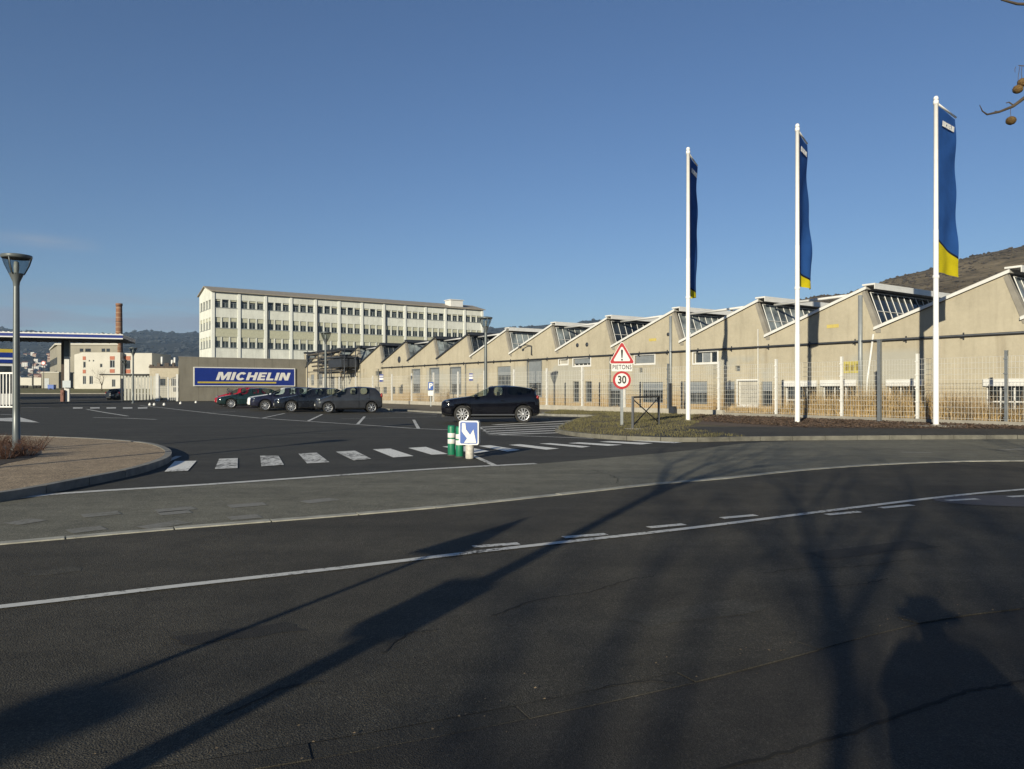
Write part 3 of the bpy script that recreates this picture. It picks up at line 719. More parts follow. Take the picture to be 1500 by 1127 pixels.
# ---------- gatehouse canopy
CA = AW * .55
cu, cv = Vector((math.cos(CA), math.sin(CA))), Vector((-math.sin(CA), math.cos(CA)))
CO = Vector(((179 - 750) / F * 90, 90))
cg = thing('gate_canopy', 'flat entrance canopy with a white and dark blue fascia over the site gate', 'canopy', (*CO, 0), CA)
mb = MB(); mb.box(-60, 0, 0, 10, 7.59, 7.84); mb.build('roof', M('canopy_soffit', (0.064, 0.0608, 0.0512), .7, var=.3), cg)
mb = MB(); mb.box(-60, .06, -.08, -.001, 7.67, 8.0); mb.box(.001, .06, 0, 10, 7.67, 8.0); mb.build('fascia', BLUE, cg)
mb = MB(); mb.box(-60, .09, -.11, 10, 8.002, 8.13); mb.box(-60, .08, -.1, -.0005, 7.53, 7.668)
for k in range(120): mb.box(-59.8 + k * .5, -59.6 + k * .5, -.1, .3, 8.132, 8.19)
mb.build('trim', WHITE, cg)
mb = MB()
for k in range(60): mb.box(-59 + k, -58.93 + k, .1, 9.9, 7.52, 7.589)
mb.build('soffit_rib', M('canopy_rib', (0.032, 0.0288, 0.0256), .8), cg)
def clocal(px, Y):
    v = Vector(((px - 750) / F * Y, Y)) - CO; return v.dot(cu), v.dot(cv)
for px, Y in ((98.5, 93.5), (-160, 86)):
    X, Yl = clocal(px, Y)
    mb = MB(); mb.box(X - .27, X + .27, Yl - .27, Yl + .27, 0, 5.6); co = mb.build('column', WHITE, cg)
    mb = MB(); mb.box(X - .3, X + .3, Yl - .3, Yl + .3, 5.602, 7.585); mb.build('column_head', LAMP_GREY, co)
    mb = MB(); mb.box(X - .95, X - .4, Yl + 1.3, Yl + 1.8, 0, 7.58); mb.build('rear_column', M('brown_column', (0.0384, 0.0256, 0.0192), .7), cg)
CX = (98.5 - 750) / F * 93
tg = MB(); tg.box(CX - .5, CX + .5, 92.85, 92.92, 1.75, 2.6); tag(tg.build('notice_board', M('pale_blue_panel', (0.288, 0.3328, 0.3712), .5, var=.1), None), 'small pale blue notice board on the white canopy column', 'sign')
tg = MB(); X = (93.3 - 750) / F * 93; tg.box(X - .3, X + .08, 92.8, 93.2, 0, 1.45); tg.box(X - .22, X - .0, 92.75, 92.799, .8, 1.15); tag(tg.build('barrier_machine', M('red_brown', (0.1024, 0.0224, 0.0096), .6), None), 'red-brown barrier machine at the foot of the canopy column', 'machine')
# guard booth
bt = thing('guard_booth', 'guard booth with yellow and blue fascia bands beside the sliding gate', 'booth', ((20 - 750) / F * 76, 76, 0), rad(34))
mb = MB(); mb.box(-9, 0, 0, 4, 0, 1.1); mb.box(-9, 0, .05, 4, 3.9, 4.2); mb.build('wall', WHITE, bt)
mb = MB(); mb.box(-9, -.02, .03, 3.9, 1.1, 3.9); mb.build('window', GLASSD, bt)
mb = MB()
for k in range(8): mb.box(-8.9 + k * 1.25, -8.82 + k * 1.25, -.02, .03, 1.1, 3.9)
mb.build('mullion', WHITE, bt)
mb = MB(); mb.box(-9.1, .1, -.1, 4.1, 5.25, 5.6); mb.build('yellow_band', YEL, bt)
mb = MB(); mb.box(-9.1, .1, -.1, 4.1, 4.75, 5.248); mb.box(-9.1, .1, -.1, 4.1, 4.2, 4.55); mb.build('blue_band', BLUE, bt)
mb = MB(); mb.box(-9.05, .05, -.05, 4.05, 4.55, 4.75); mb.build('white_band', WHITE, bt)

def rail_fence(root, x0, x1, h, step, r, name='bar', z0=.1, hf=None):
    mb = MB(); x = x0
    while x < x1:
        hh = hf(x) if hf else h
        mb.box(x - r, x + r, -r, r, z0, hh); x += step
    return mb
# white sliding gate on the left
gt = thing('sliding_gate', 'white barred sliding gate at the far left under the canopy', 'gate', ((20 - 750) / F * 64, 64, 0))
mb = rail_fence(gt, -9, -.1, 2.85, .28, .035); mb.build('bar', WHITE, gt)
mb = MB(); mb.box(-9, 0, -.05, .05, 2.86, 3.0); mb.box(-9, 0, -.06, .06, .0, .12); mb.build('rail', WHITE, gt)
mb = MB(); mb.box(0.002, .25, -.12, .12, 0, 3.15); mb.build('gate_post', WHITE, gt)
# right-hand gate panels between the canopy and the concrete wall
gO = ((195 - 750) / F * 95.3, 95.3); gang = math.atan2(WO[1] - gO[1], WO[0] - gO[0]); gL = math.hypot(WO[0] - gO[0], WO[1] - gO[1])
pg = thing('panel_gate', 'pale grey panel gate with tall posts beside the street lamp, left of the concrete wall', 'gate', (*gO, 0), gang)
def gs(px):
    u = (math.cos(gang), math.sin(gang)); r = (px - 750) / F; return (r * gO[1] - gO[0]) / (u[0] - r * u[1])
mb = MB(); a, b = gs(177), gs(203); mb.box(a, a + .18, -.1, .1, 0, 2.9)
mb.build('rear_post', DARK_STEEL, pg)
mb = MB(); x = gs(177); 
while x < gs(228): mb.box(x, x + .25, -.03, .03, .15, 3.25); x += .37
mb.build('board_panel', M('pale_gate_board', (0.3968, 0.3968, 0.3584), .6, var=.12), pg)
mb = MB(); mb.box(gs(228), gs(232.5), -.18, .18, 0, 3.55); mb.build('gate_post', WHITE, pg)
mg = thing('barred_gate', 'grey barred gate with a sloping top rail against the concrete wall', 'gate', (*gO, 0), gang)
x0, x1, x2 = gs(233.5), gs(246), gs(261)
mb = MB(); x = x0
while x < x1: mb.tube([(x, 0, .15), (x, 0, 3.1)], .018, 4, False); x += .16
for k in range(13): mb.tube([(x0, 0, .2 + k * .24), (x1, 0, .2 + k * .24)], .014, 4, False)
mb.build('mesh_panel', GALV, mg)
mb = rail_fence(mg, x1 + .1, x2 - .2, 3, .24, .035, hf=lambda x: 2.75 + .5 * (x - x1) / (x2 - x1)); mb.build('bar', WHITE, mg)
mb = MB(); mb.tube([(x1, 0, 2.75), (x2, 0, 3.25)], .05, 6); mb.tube([(x1, 0, .14), (x2, 0, .14)], .05, 6); mb.build('rail', GALV, mg)
mb = MB(); mb.box(x2 - .25, x2, -.1, .1, 0, 3.5); mb.box(x1 - .06, x1 + .06, -.07, .07, 0, 3.1); mb.box(x0 - .06, x0 + .06, -.07, .07, 0, 3.3); mb.build('gate_post', WHITE, mg)

# ---------- site behind the gate: rising yard, bank, buildings
mb = MB(); mb.quad((-150, 92, .0), (-46, 92, .0), (-62, 130, .72), (-150, 130, .72)); kind(mb.build('road', ASPH_PARK), 'structure')
mb = MB(); mb.box(-150, -62, 130, 130.4, -.2, .86); kind(mb.build('kerb', CONCRETE), 'structure')
mb = MB(); mb.quad((-150, 130.3, .82), (-61, 130.3, .82), (-66, 140, 1.6), (-150, 140, 1.6)); mb.quad((-150, 140, 1.6), (-66, 140, 1.6), (-60, 210, 2.4), (-200, 210, 2.4)); kind(mb.build('grass_bank', M('bank_grass', (0.1024, 0.096, 0.0384), .95, var=.3, scale=.6)), 'structure')
WH2 = M('white_render', (0.4224, 0.4096, 0.3648), .8, var=.08, scale=.5)
ORG = M('orange_panel', (0.2688, 0.064, 0.0224), .6, var=.1)
def bpt(px, Y): return (px - 750) / F * Y
YB = 140.0
ob = thing('office_house', 'white two-storey flat roofed office with orange panels above and below its windows', 'building', (bpt(121, YB), YB, 1.5))
k = YB / F
mb = MB(); zt = (570 - 516.5) * k + .08
W0, W1, W2 = 0, (176 - 121) * k, (218 - 121) * k
hs = []
def hz(py): return (570 - py) * k + .08
for a, b, y0, y1 in ((119 + 3, 125.5, 530, 539), (161, 168, 528, 539), (146.5, 150, 533, 538.5), (130, 132, 527.5, 530), (136, 138, 527.5, 530), (121.5, 126, 551, 563), (131, 136, 551, 563), (164, 169, 556, 567)):
    hs.append(((a - 121) * k, (b - 121) * k, hz(y1), hz(y0)))
mb = MB(); holed(mb, 0, W1, 0, zt, hs, 0, .2)
mb.quad((W1, 0, 0), (W1, 6, 0), (W1, 6, zt), (W1, 0, zt)); mb.quad((0, 0, zt), (W1, 0, zt), (W1, 10, zt), (0, 10, zt))
mb.quad((0, 0, 0), (0, 0, zt), (-2.3, 1.3, zt - .35), (-2.3, 1.3, 0)); mb.quad((-2.3, 1.3, 0), (-2.3, 1.3, zt - .35), (-2.3, 10, zt - .35), (-2.3, 10, 0)); mb.quad((-2.3, 10, zt - .35), (-2.3, 1.3, zt - .35), (0, 0, zt), (0, 10, zt))
mb.box(W1 + .002, W2, 1.2, 9, 0, zt - .06); mb.build('wall', WH2, ob, recalc=False)
for a, b, c, d in hs:
    mb = MB(); mb.quad((a, .15, c), (b, .15, c), (b, .15, d), (a, .15, d)); w_ = mb.build('pane', GLASSD, None, recalc=False)
    fr = MB(); e = .06; fr.box(a, a + e, .1, .18, c, d); fr.box(b - e, b, .1, .18, c, d); fr.box(a + e, b - e, .1, .18, c, c + e); fr.box(a + e, b - e, .1, .18, d - e, d)
    if b - a > .5: fr.box((a + b) / 2 - .03, (a + b) / 2 + .03, .1, .18, c + e, d - e)
    fo = fr.build('window', SHUT, ob); w_.parent = fo
for a, b, y in ((119, 125.7, 525), (119, 125.7, 544.5), (161, 168, 524.7), (161, 168, 543.7)):
    mb = MB(); mb.box((max(a, 121.3) - 121) * k, (b - 121) * k, -.05, -.001, hz(y) - .34, hz(y) + .34); mb.build('orange_panel', ORG, ob)
for y in (524.5, 544):
    mb = MB(); mb.box((177 - 121) * k, (186.5 - 121) * k, 1.14, 1.199, hz(y) - .38, hz(y) + .38); mb.build('orange_panel', ORG, ob)
mb = MB(); mb.box((177.3 - 121) * k, (186 - 121) * k, 1.15, 1.199, hz(540), hz(528)); mb.build('window', GLASSD, ob)
mb = MB(); mb.box((145 - 121) * k, (218 - 121) * k, -.6, 1.1, hz(548.6), hz(548)); mb.build('porch_roof', DARK_STEEL, ob)
# concrete hall behind, with a sloping side seen end-on
HA = M('hall_concrete', (0.2304, 0.2176, 0.1792), .9, var=.15, scale=.4)
hl = thing('concrete_hall', 'tall beige concrete hall behind the white office, its flank of windows running back', 'building', (bpt(84, 165), 165, 1.8))
k2 = 165 / F
mb = MB(); zt2 = (570 - 507) * k2; mb.prism([(0, 0, 0), (13.2, 0, 0), (-3.2, 24, 0), (-16.4, 24, 0)], (0, 0, zt2)); mb.build('wall', HA, hl)
mb = MB(); mb.prism([(-.4, -.3, zt2 + .002), (13.5, -.3, zt2 + .002), (-3, 24.3, zt2 + .002), (-16.8, 24.3, zt2 + .002)], (0, 0, .35)); mb.build('roof', WH2, hl)
mb = MB()
for a, b in ((117, 122), (125, 133), (149, 154), (156, 161)): mb.box((a - 84) * k2, (b - 84) * k2, -.04, -.002, zt2 - 1.5, zt2 - .8)
mb.build('window', GLASSD, hl)
mb = MB()
for j in range(7):
    for r_ in (2.2, 5.2): 
        t0, t1 = (j + .15) / 7, (j + .8) / 7
        mb.quad((-.05 - 16.4 * t0, 24 * t0, r_), (-.05 - 16.4 * t1, 24 * t1, r_), (-.05 - 16.4 * t1, 24 * t1, r_ + 1.6), (-.05 - 16.4 * t0, 24 * t0, r_ + 1.6))
mb.build('side_window', GLASSD, hl, recalc=False)
lw = thing('low_annex', 'low pale annex standing at the foot of the concrete hall', 'building', (bpt(61, 150), 150, 1.6))
mb = MB(); mb.box(0, 3.4, 0, 5, 0, 3.2); mb.build('wall', HA, lw); mb = MB(); mb.box(-.15, 3.55, -.15, 5.15, 3.202, 3.4); mb.build('roof', WH2, lw)
mb = MB(); mb.box(.6, 1.5, -.05, -.002, 0, 2.1); mb.build('door', SHUT, lw)
tr = thing('white_trailer', 'long white trailer parked beyond the gate', 'trailer', (bpt(28, 150), 150, 1.6))
mb = MB(); mb.box(0, 2.55, 0, 2.4, .7, 2.25); mb.box(2.75, 4.4, 0, 2.4, .7, 2.25); mb.build('body', WH2, tr)
for x in (.5, 1.2, 3.1, 3.9):
    mb = MB(); mb.lathe([(.0, -.1), (.42, -.1), (.42, .1), (0, .1)], (x, .2, .42), 14, 'y'); mb.build('wheel', TREAD, tr)
mb = MB(); mb.box(2.5, 2.8, .4, 2, .8, 1.2); mb.build('coupling', DARK_STEEL, tr)
# low flat-roofed workshop behind the barred gate
lo = thing('low_workshop', 'low cream workshop with a ragged dark roof edge behind the barred gate', 'building', (bpt(219, 118), 118, 0), AW * .4)
mb = MB(); mb.box(0, 12, 0, 9, 0, 4.9); mb.build('wall', M('cream_render', (0.3712, 0.3328, 0.256), .85, var=.12), lo)
mb = MB(); mb.box(-.1, 12.1, -.1, 9, 4.902, 5.15)
for k_ in range(11): mb.box(k_ * 1.1, k_ * 1.1 + R.uniform(.3, .7), -.12, .5, 5.15, 5.15 + R.uniform(.2, .8))
mb.build('roof', M('rusty_roof', (0.0704, 0.0544, 0.0448), .8, var=.4), lo)
mb = MB()
for x in (1.2, 3.2, 6.4, 8.6): mb.box(x, x + 1.1, -.04, -.002, 1.0, 3.2)
mb.build('window', GLASSD, lo)
for x, h_ in ((1.6, 6.7), (3.1, 6.2), (3.5, 6.6)):
    mb = MB(); mb.tube([(x, 1, 5.1), (x, 1, h_)], .17, 8); mb.build('chimney', WHITE, lo)
# brick chimney
cn = thing('brick_chimney', 'tall round red brick factory chimney rising behind the gate canopy', 'chimney', (bpt(174.5, 190), 190, 0))
m, nt, b = _nodes('chimney_brick'); br = nt.nodes.new('ShaderNodeTexBrick'); tc = nt.nodes.new('ShaderNodeTexCoord'); mp = nt.nodes.new('ShaderNodeMapping')
nn = noise_node(nt, .8, 5, .6, stretch=(1, 1, .6)); sepx = nt.nodes.new('ShaderNodeSeparateXYZ'); nt.links.new(tc.outputs['Object'], sepx.inputs[0])
band = math_n(nt, 'SINE', math_n(nt, 'MULTIPLY', sepx.outputs[2], 5.2))
cc = ramp(nt, nn.outputs['Fac'], [(.3, (.14, .065, .036)), (.7, (.23, .12, .07))]).outputs[0]
nt.links.new(mix(nt, cc, (.29, .21, .14), ramp(nt, band, [(.62, 0.), (.9, .6)]).outputs[0]), b.inputs['Base Color']); b.inputs['Roughness'].default_value = .9
mb = MB(); mb.lathe([(1.0, 0), (.72, 22.2), (.72, 22.6), (.80, 22.6), (.80, 23.2), (.5, 23.2), (.5, 20)], (0, 0, 0), 24); mb.build('shaft', m, cn)
mb = MB()
for z in (5, 9.5, 14, 18.5): mb.lathe([(1.02 - .0128 * z, z), (1.04 - .0128 * z, z), (1.04 - .0128 * z, z + .12), (1.02 - .0128 * z, z + .12)], (0, 0, 0), 24)
mb.build('iron_band', DARK_STEEL, cn)

# pipe racks / scaffold in front of the damaged end of the shed
pr = thing('pipe_rack', 'steel pipe rack and old ductwork cluttering the far end of the shed', 'pipe rack', (SO[0], SO[1], 0), TH)
mb = MB(); xa, xb = lx(474), lx(530)
for x in (xa, (xa * 2 + xb) / 3, (xa + 2 * xb) / 3, xb):
    mb.tube([(x, -.8, 0), (x, -.8, 7.2)], .06, 6); mb.tube([(x, -2.2, 0), (x, -2.2, 6.6)], .06, 6)
    mb.tube([(x, -.8, 6.4), (x, -2.2, 6.4)], .05, 6)
for z in (3.9, 5.2, 6.5): mb.tube([(xa, -.8, z), (xb, -.8, z)], .05, 6); mb.tube([(xa, -2.2, z - .1), (xb, -2.2, z - .1)], .05, 6)
mb.build('frame', DARK_STEEL, pr)
mb = MB()
for k_ in range(5):
    z = 4.1 + k_ * .5; y = -1.0 - .2 * k_
    mb.tube([(xa - 1, y, z), ((xa + xb) / 2 + R.uniform(-3, 3), y, z + R.uniform(-.1, .2)), (xb - R.uniform(0, 5), y, z), (xb - R.uniform(0, 5), y - .2, z - 1.5)], R.uniform(.09, .2), 8)
mb.build('pipe', M('rusty_pipe', (0.1408, 0.1216, 0.096), .7, .2, var=.5, scale=2), pr)
mb = MB(); mb.box(lx(506), lx(529), -2.6, -.3, 5.3, 5.5); mb.box(lx(508), lx(528), -2.4, -.4, 4.2, 5.2); mb.build('duct', DARK_STEEL, pr)

# ---------- hills
def hill(name, prof, Y0, Y1, mat, base, seed, rough, back=1.3):
    """ridge profile in photo pixels (seen at distance Y1), slope falling towards us to Y0; real relief"""
    mb = MB(); nx, ny = 220, 26; grid = []
    px0, px1 = prof[0][0], prof[-1][0]
    for i in range(nx + 1):
        px = px0 + (px1 - px0) * i / nx
        for (a, ya), (b, yb) in zip(prof, prof[1:]):
            if a <= px <= b: py = ya + (yb - ya) * (px - a) / (b - a); break
        rowv = []
        for j in range(ny + 1):
            t = j / ny * back; Y = Y0 + (Y1 - Y0) * t; X = (px - 750) / F * Y1 * (.35 + .65 * Y / Y1)
            zr = H + (HY - py) / F * Y1
            s = min(t, 1); sh = s ** .9 if t <= 1 else 1 - (t - 1) * .25
            z = base + (zr - base) * sh
            z += rough * (mnoise.fractal((X / 130 + seed, Y / 130, 0), 1, 2, 5)) * (.15 + .85 * s) * (1 if t < 1 else .6)
            z += rough * .25 * mnoise.noise((X / 14, Y / 14, seed))
            rowv.append(mb.bm.verts.new((X, Y, z)))
        grid.append(rowv)
    for i in range(nx):
        for j in range(ny):
            f = mb.bm.faces.new((grid[i][j], grid[i + 1][j], grid[i + 1][j + 1], grid[i][j + 1])); f.smooth = True
    return kind(mb.build(name, mat), 'structure')
def hill_mat(name, c0, c1, c2, s):
    m, nt, b = _nodes(name)
    n1 = noise_node(nt, s, 8, .7); n2 = noise_node(nt, s * 9, 6, .7); n3 = noise_node(nt, s * 2, 5, .6, stretch=(.35, 1, 2.5))
    c = ramp(nt, n1.outputs['Fac'], [(.35, c0), (.52, c1), (.7, c2)]).outputs[0]
    c = mix(nt, c, ramp(nt, n2.outputs['Fac'], [(.38, .5), (.5, 1.0), (.66, 1.3)]).outputs[0], .85, 'MULTIPLY')
    c = mix(nt, c, ramp(nt, n3.outputs['Fac'], [(.4, .7), (.6, 1.15)]).outputs[0], .7, 'MULTIPLY')
    nt.links.new(c, b.inputs['Base Color']); b.inputs['Roughness'].default_value = 1; b.inputs['Specular IOR Level'].default_value = 0
    return m
scrub_hill = hill('hill', [(1000, 466), (1040, 458.5), (1078, 454), (1150, 446), (1240, 432), (1270, 420), (1300, 411), (1350, 398), (1400, 383), (1450, 370), (1500, 360), (1700, 330), (2300, 300)], 260, 800, hill_mat('scrub', (.075, .058, .038), (.14, .112, .072), (.19, .152, .098), .012), -2, 3.1, 5)
mtn = hill('mountain', [(-900, 470), (-300, 476), (-60, 476), (5, 479), (30, 486), (90, 491), (150, 490), (200, 488), (245, 487), (290, 490), (400, 495), (560, 492), (680, 486), (740, 481), (800, 477), (860, 474), (930, 471), (1010, 466), (1100, 462), (1600, 470)], 1150, 3000, hill_mat('wood', (.022, .026, .027), (.038, .040, .037), (.056, .052, .045), .004), -5, 9.3, 22)
# town houses at the foot of the mountain
HW = [M('house_cream', (0.352, 0.32, 0.2688), .9, var=.1), M('house_pink', (0.3072, 0.2304, 0.1792), .9, var=.1), M('house_white', (0.4352, 0.4288, 0.4096), .9, var=.06)]
HR = M('house_roof', (0.1536, 0.064, 0.0384), .9, var=.2)
def house_mesh(w, d, h, roof):
    mb = MB(); mb.box(-w / 2, w / 2, 0, d, 0, h); a = mb
    rr = MB(); rr.prism([(-w / 2 - .4, -.5, h), (-w / 2 - .4, d / 2, h + roof), (-w / 2 - .4, d + .5, h)], (w + .8, 0, 0))
    return a, rr
hp = []
for v in range(3):
    r_ = thing('town_house', 'x', 'house', group='houses of the town under the mountain')
    a, rr = house_mesh((9, 12, 16)[v], 9, (6, 8, 11)[v], (2.6, 3, .4)[v]); a.build('wall', HW[v], r_); rr.build('roof', HR if v < 2 else HW[2], r_)
    wv = MB(); w = (9, 12, 16)[v]
    for i in range(3):
        for j in range((2, 2, 3)[v]): x = -w / 2 + w * (i + .5) / 3; wv.box(x - .6, x + .6, -.1, -.002, 1 + j * 3, 2.5 + j * 3)
    wv.build('window', GLASSD, r_); hp.append(r_)
used = [0, 0, 0]
from mathutils.bvhtree import BVHTree
MT = BVHTree.FromPolygons([v.co for v in mtn.data.vertices], [tuple(p.vertices) for p in mtn.data.polygons])
LBL = ['small cream town house with a red roof among the houses under the mountain', 'pinkish town house with a red roof among the houses under the mountain', 'white flat-roofed town block among the houses under the mountain']
for i in range(120):
    px = R.uniform(18, 112) if i < 108 else R.uniform(-40, 300); Y = 1200 + 560 * R.random() ** 1.3; p = P(px, 560, Y); v = R.choice((0, 0, 1, 2))
    hit = MT.ray_cast(Vector((p.x, Y, 900)), Vector((0, 0, -1)))[0]
    loc = (p.x, Y, (hit.z if hit and hit.z > 0 else 0) - .6)
    if not used[v]: hp[v].location = loc; hp[v]['label'] = LBL[v]; hp[v].scale = (.8,) * 3; hp[v].rotation_euler = (0, 0, R.uniform(-.5, .5)); used[v] = 1
    else: dup(hp[v], loc, R.uniform(-.5, .5), LBL[v])

# scrub and woods standing on the hills
def tufts(name, hill_o, n, smin, smax, mat, lo=.0, xr=None):
    mb = MB(); vs = [v.co for v in hill_o.data.vertices]
    for k in range(n):
        p = vs[R.randrange(len(vs))]
        if xr and not (xr[0] < 750 + F * p.x / p.y < xr[1]): continue
        if mnoise.noise((p.x / 90, p.y / 90, 5.1)) < R.uniform(-.35, .25): continue
        s_ = R.uniform(smin, smax); q = p + Vector((R.uniform(-1, 1), R.uniform(-1, 1), 0)) * smax * 4; h = s_ * R.uniform(.5, 1.0)
        hit = TREES[hill_o.name].ray_cast(Vector((q.x, q.y, 900)), Vector((0, 0, -1)))[0]
        if not hit: continue
        top = mb.bm.verts.new((q.x + R.uniform(-.2, .2) * s_, q.y, hit.z + h)); ring = [mb.bm.verts.new((q.x + s_ * R.uniform(.6, 1.1) * math.cos(a_ * 1.0472), q.y + s_ * R.uniform(.6, 1.1) * math.sin(a_ * 1.0472), hit.z + h * R.uniform(.25, .6))) for a_ in range(6)]
        low = [mb.bm.verts.new((v.co.x * .2 + q.x * .8, v.co.y * .2 + q.y * .8, hit.z - .3)) for v in ring]
        for a_ in range(6):
            mb.bm.faces.new((ring[a_], ring[(a_ + 1) % 6], top)); mb.bm.faces.new((low[a_], low[(a_ + 1) % 6], ring[(a_ + 1) % 6], ring[a_]))
    kind(mb.build(name, mat, recalc=False), 'stuff')
TREES = {o.name: BVHTree.FromPolygons([v.co for v in o.data.vertices], [tuple(p.vertices) for p in o.data.polygons]) for o in (scrub_hill, mtn)}
tufts('hill_scrub', scrub_hill, 16000, .7, 2.6, M('scrub_bush', (.062, .047, .030), 1, var=.5, scale=.05), xr=(950, 1560))
tufts('mountain_wood', mtn, 12000, 5, 13, M('wood_crown', (.024, .028, .029), 1, var=.4, scale=.01), xr=(-60, 1300))
# ================================================================= STREET FURNITURE
SHG = math.atan2(-.8262, .5633)
# mesh fence in front of the shed
fpx = [1474, 1344, 1233, 1137, 1053, 979, 915, 853, 801, 753, 709.6, 671, 635, 603, 574, 546, 521, 497, 474, 452]
FO = fence_pt(452)
def fl(px): return (F * CF / 452 - F * CF / px) / .8262
WIRE = M('white_wire', (0.561, 0.561, 0.5355), .5, var=.06)
fz = lambda px: (.12 if px > 1000 else (.1 if px > 560 else 0.0))
fence = thing('mesh_fence', 'white welded mesh fence with square posts running along the factory wall', 'fence', (FO.x, FO.y, 0), SHG)
allpx = [2300, 2010, 1790, 1620] + fpx
for i, px in enumerate(allpx):
    x = fl(px); z0 = fz(px); mb = MB()
    gal = px in (1474, 979, 1620)
    mb.box(x - .05, x + .05, -.06, .06, z0, z0 + 2.95); mb.box(x - .055, x + .055, -.065, .065, z0 + 2.951, z0 + 2.98)
    for q in range(5): mb.box(x - .075, x + .075, -.085, -.061, z0 + .3 + q * .58, z0 + .35 + q * .58)
    mb.build('post', GALV if gal else WHITE, fence)
for a, b in zip(allpx, allpx[1:]):
    xa, xb = fl(b) + .06, fl(a) - .06; z0 = fz((a + b) / 2) + .25; mb = MB(); near = a > 1000
    n = max(6, int((xb - xa) / (.13 if near else .18)))
    for k in range(n + 1):
        x = xa + (xb - xa) * k / n; mb.tube([(x, -.02, z0 - .2), (x, -.02, z0 + 2.5)],     .0048 if near else .006, 4, False)
    for k in range(12 if near else 9):
        z = z0 + 2.5 * k / (11 if near else 8); mb.tube([(xa, -.028, z), (xb, -.028, z)], .006 if near else .007, 4, False)
    mb.build('mesh_panel', WIRE, fence, recalc=False)
mb = MB(); mb.box(fl(452), fl(1060), -.1, .1, 0, .42); mb.build('plinth', M('plinth_concrete', (0.32, 0.3008, 0.256), .9, var=.15), fence)
mb = MB(); mb.box(fl(1060), fl(2300), -.06, .06, .1, .3); mb.build('plinth', CONCRETE, fence)
mp_ = MB(); p = fence_pt(1291); mp_.box(-.07, .07, -.07, .07, 0, 3.55)
tp = thing('tall_fence_post', 'tall grey steel post standing before the mesh fence, taller than the white posts', 'post', (p.x - .5, p.y - .85, .15), SHG); mp_.build('shaft', GALV, tp)
q = MB(); q.box(-.09, .09, -.09, .09, 3.552, 3.6); q.build('cap', GALV, tp); q = MB(); q.box(-.16, .16, -.16, .16, 0, .03); q.build('base_plate', GALV, tp)
p = fence_pt(979)
q = MB(); q.box(-.06, .06, -.06, .06, 0, 1.75); tb = thing('sleeve_post', 'short dark sleeved post with a junction box at its foot beside the flagpole', 'post', (p.x, p.y - .5, .15), SHG); q.build('shaft', DARK_STEEL, tb)
q = MB(); q.box(.1, .42, -.15, .1, 0, .42); q.build('box', DARK_STEEL, tb); q = MB(); q.box(-.065, .065, -.065, .065, 1.752, 1.8); q.build('cap', GALV, tb)
# notices on the fence
for px, py, w, h, lab in ((559, 554, .62, 1.1, 'small blue and white striped notice on the fence behind the grey hatchback'), (690.2, 552.5, .62, 1.1, 'small blue and white striped notice on the fence above the parked black off-roader')):
    p = fence_pt(px); Y = p.y - .12; z = H + (HY - py) / F * Y; kx = Y / F * 3.2; kz = Y / F * 5.6
    n_ = thing('notice', lab, 'sign', (p.x, Y, z), SHG * .35, 'blue and white notices on the fence')
    mb = MB(); mb.box(-kx, kx, 0, .03, -kz, kz); mb.build('panel', WHITE, n_)
    for za, zb_ in ((.62, .98), (.1, .36), (-.98, -.5)): mb = MB(); mb.box(-kx, kx, -.012, -.001, kz * za, kz * zb_); mb.build('stripe', BLUE, n_)
# P sign
p = P(631, 590, 63.5); ps = thing('parking_sign', 'blue square parking sign with a white P above a small white plate', 'sign', (p.x, p.y, 0))
k = p.y / F; zc = H + 4 * k
mb = MB(); mb.box(-.04, .04, .02, .08, 0, zc + 6.2 * k); mb.build('post', GALV, ps)
mb = MB(); mb.box(-3.7 * k, 3.7 * k, -.03, .018, zc - 5.6 * k, zc + 6 * k); mb.build('panel', BLUE2, ps)
mb = MB(); mb.box(-3.9 * k, 3.9 * k, -.03, .018, zc - 14 * k, zc - 6.6 * k); pp = mb.build('plate', WHITE, ps)
me = text_mesh('P', 10.5 * k, .01, 0, .02); xf(me, Matrix.Translation((0, -.036, zc + .2 * k)) @ UP); link('lettering', me, WHITE, ps)

# warning / speed sign
p = G(911, 623, zi); k = p.y / F
ws = thing('road_sign', 'red bordered warning triangle over a PIETONS plate and a 30 disc on a post', 'sign', (p.x, p.y, zi), rad(-3))
def hz2(py): return H + (HY - py) * k - zi
mb = MB(); mb.box(-.055, .055, .03, .12, 0, hz2(505)); mb.build('post', GALV, ws)
def rtri(r, y, cx=0, cz=0):      # rounded triangle outline
    out = []
    for a in (90, 210, 330):
        c = Vector((math.cos(rad(a)), math.sin(rad(a)))) * (r * .88)
        for d in (-50, -25, 0, 25, 50): out.append((cx + c.x + .12 * r * math.cos(rad(a + d)), y, cz + c.y + .12 * r * math.sin(rad(a + d))))
    return out
ct = hz2(521.8)
R0 = 19.2 * k
mb = MB(); mb.prism(rtri(R0 * 1.06, 0, 0, ct), (0, .02, 0)); tr_ = mb.build('triangle_panel', WHITE, ws)
mb = MB(); mb.prism(rtri(R0, -.006, 0, ct), (0, .004, 0)); mb.build('red_border', RED, tr_)
mb = MB(); mb.prism(rtri(R0 * .70, -.012, 0, ct), (0, .004, 0)); mb.build('white_field', WHITE, tr_)
mb = MB(); mb.prism([(-.022, -.018, ct - .08), (.022, -.018, ct - .08), (.045, -.018, ct + .22), (.03, -.018, ct + .26), (-.03, -.018, ct + .26), (-.045, -.018, ct + .22)], (0, .004, 0)); mb.lathe([(0, -.018), (.038, -.018), (.038, -.012)], (0, 0, ct - .15), 14, 'y'); mb.build('exclamation_mark', BLACK, tr_)
zc = hz2(538.3); mb = MB(); mb.box(-15 * k, 15 * k, 0, .02, zc - 5.8 * k, zc + 5.4 * k); pl_ = mb.build('plate', WHITE, ws)
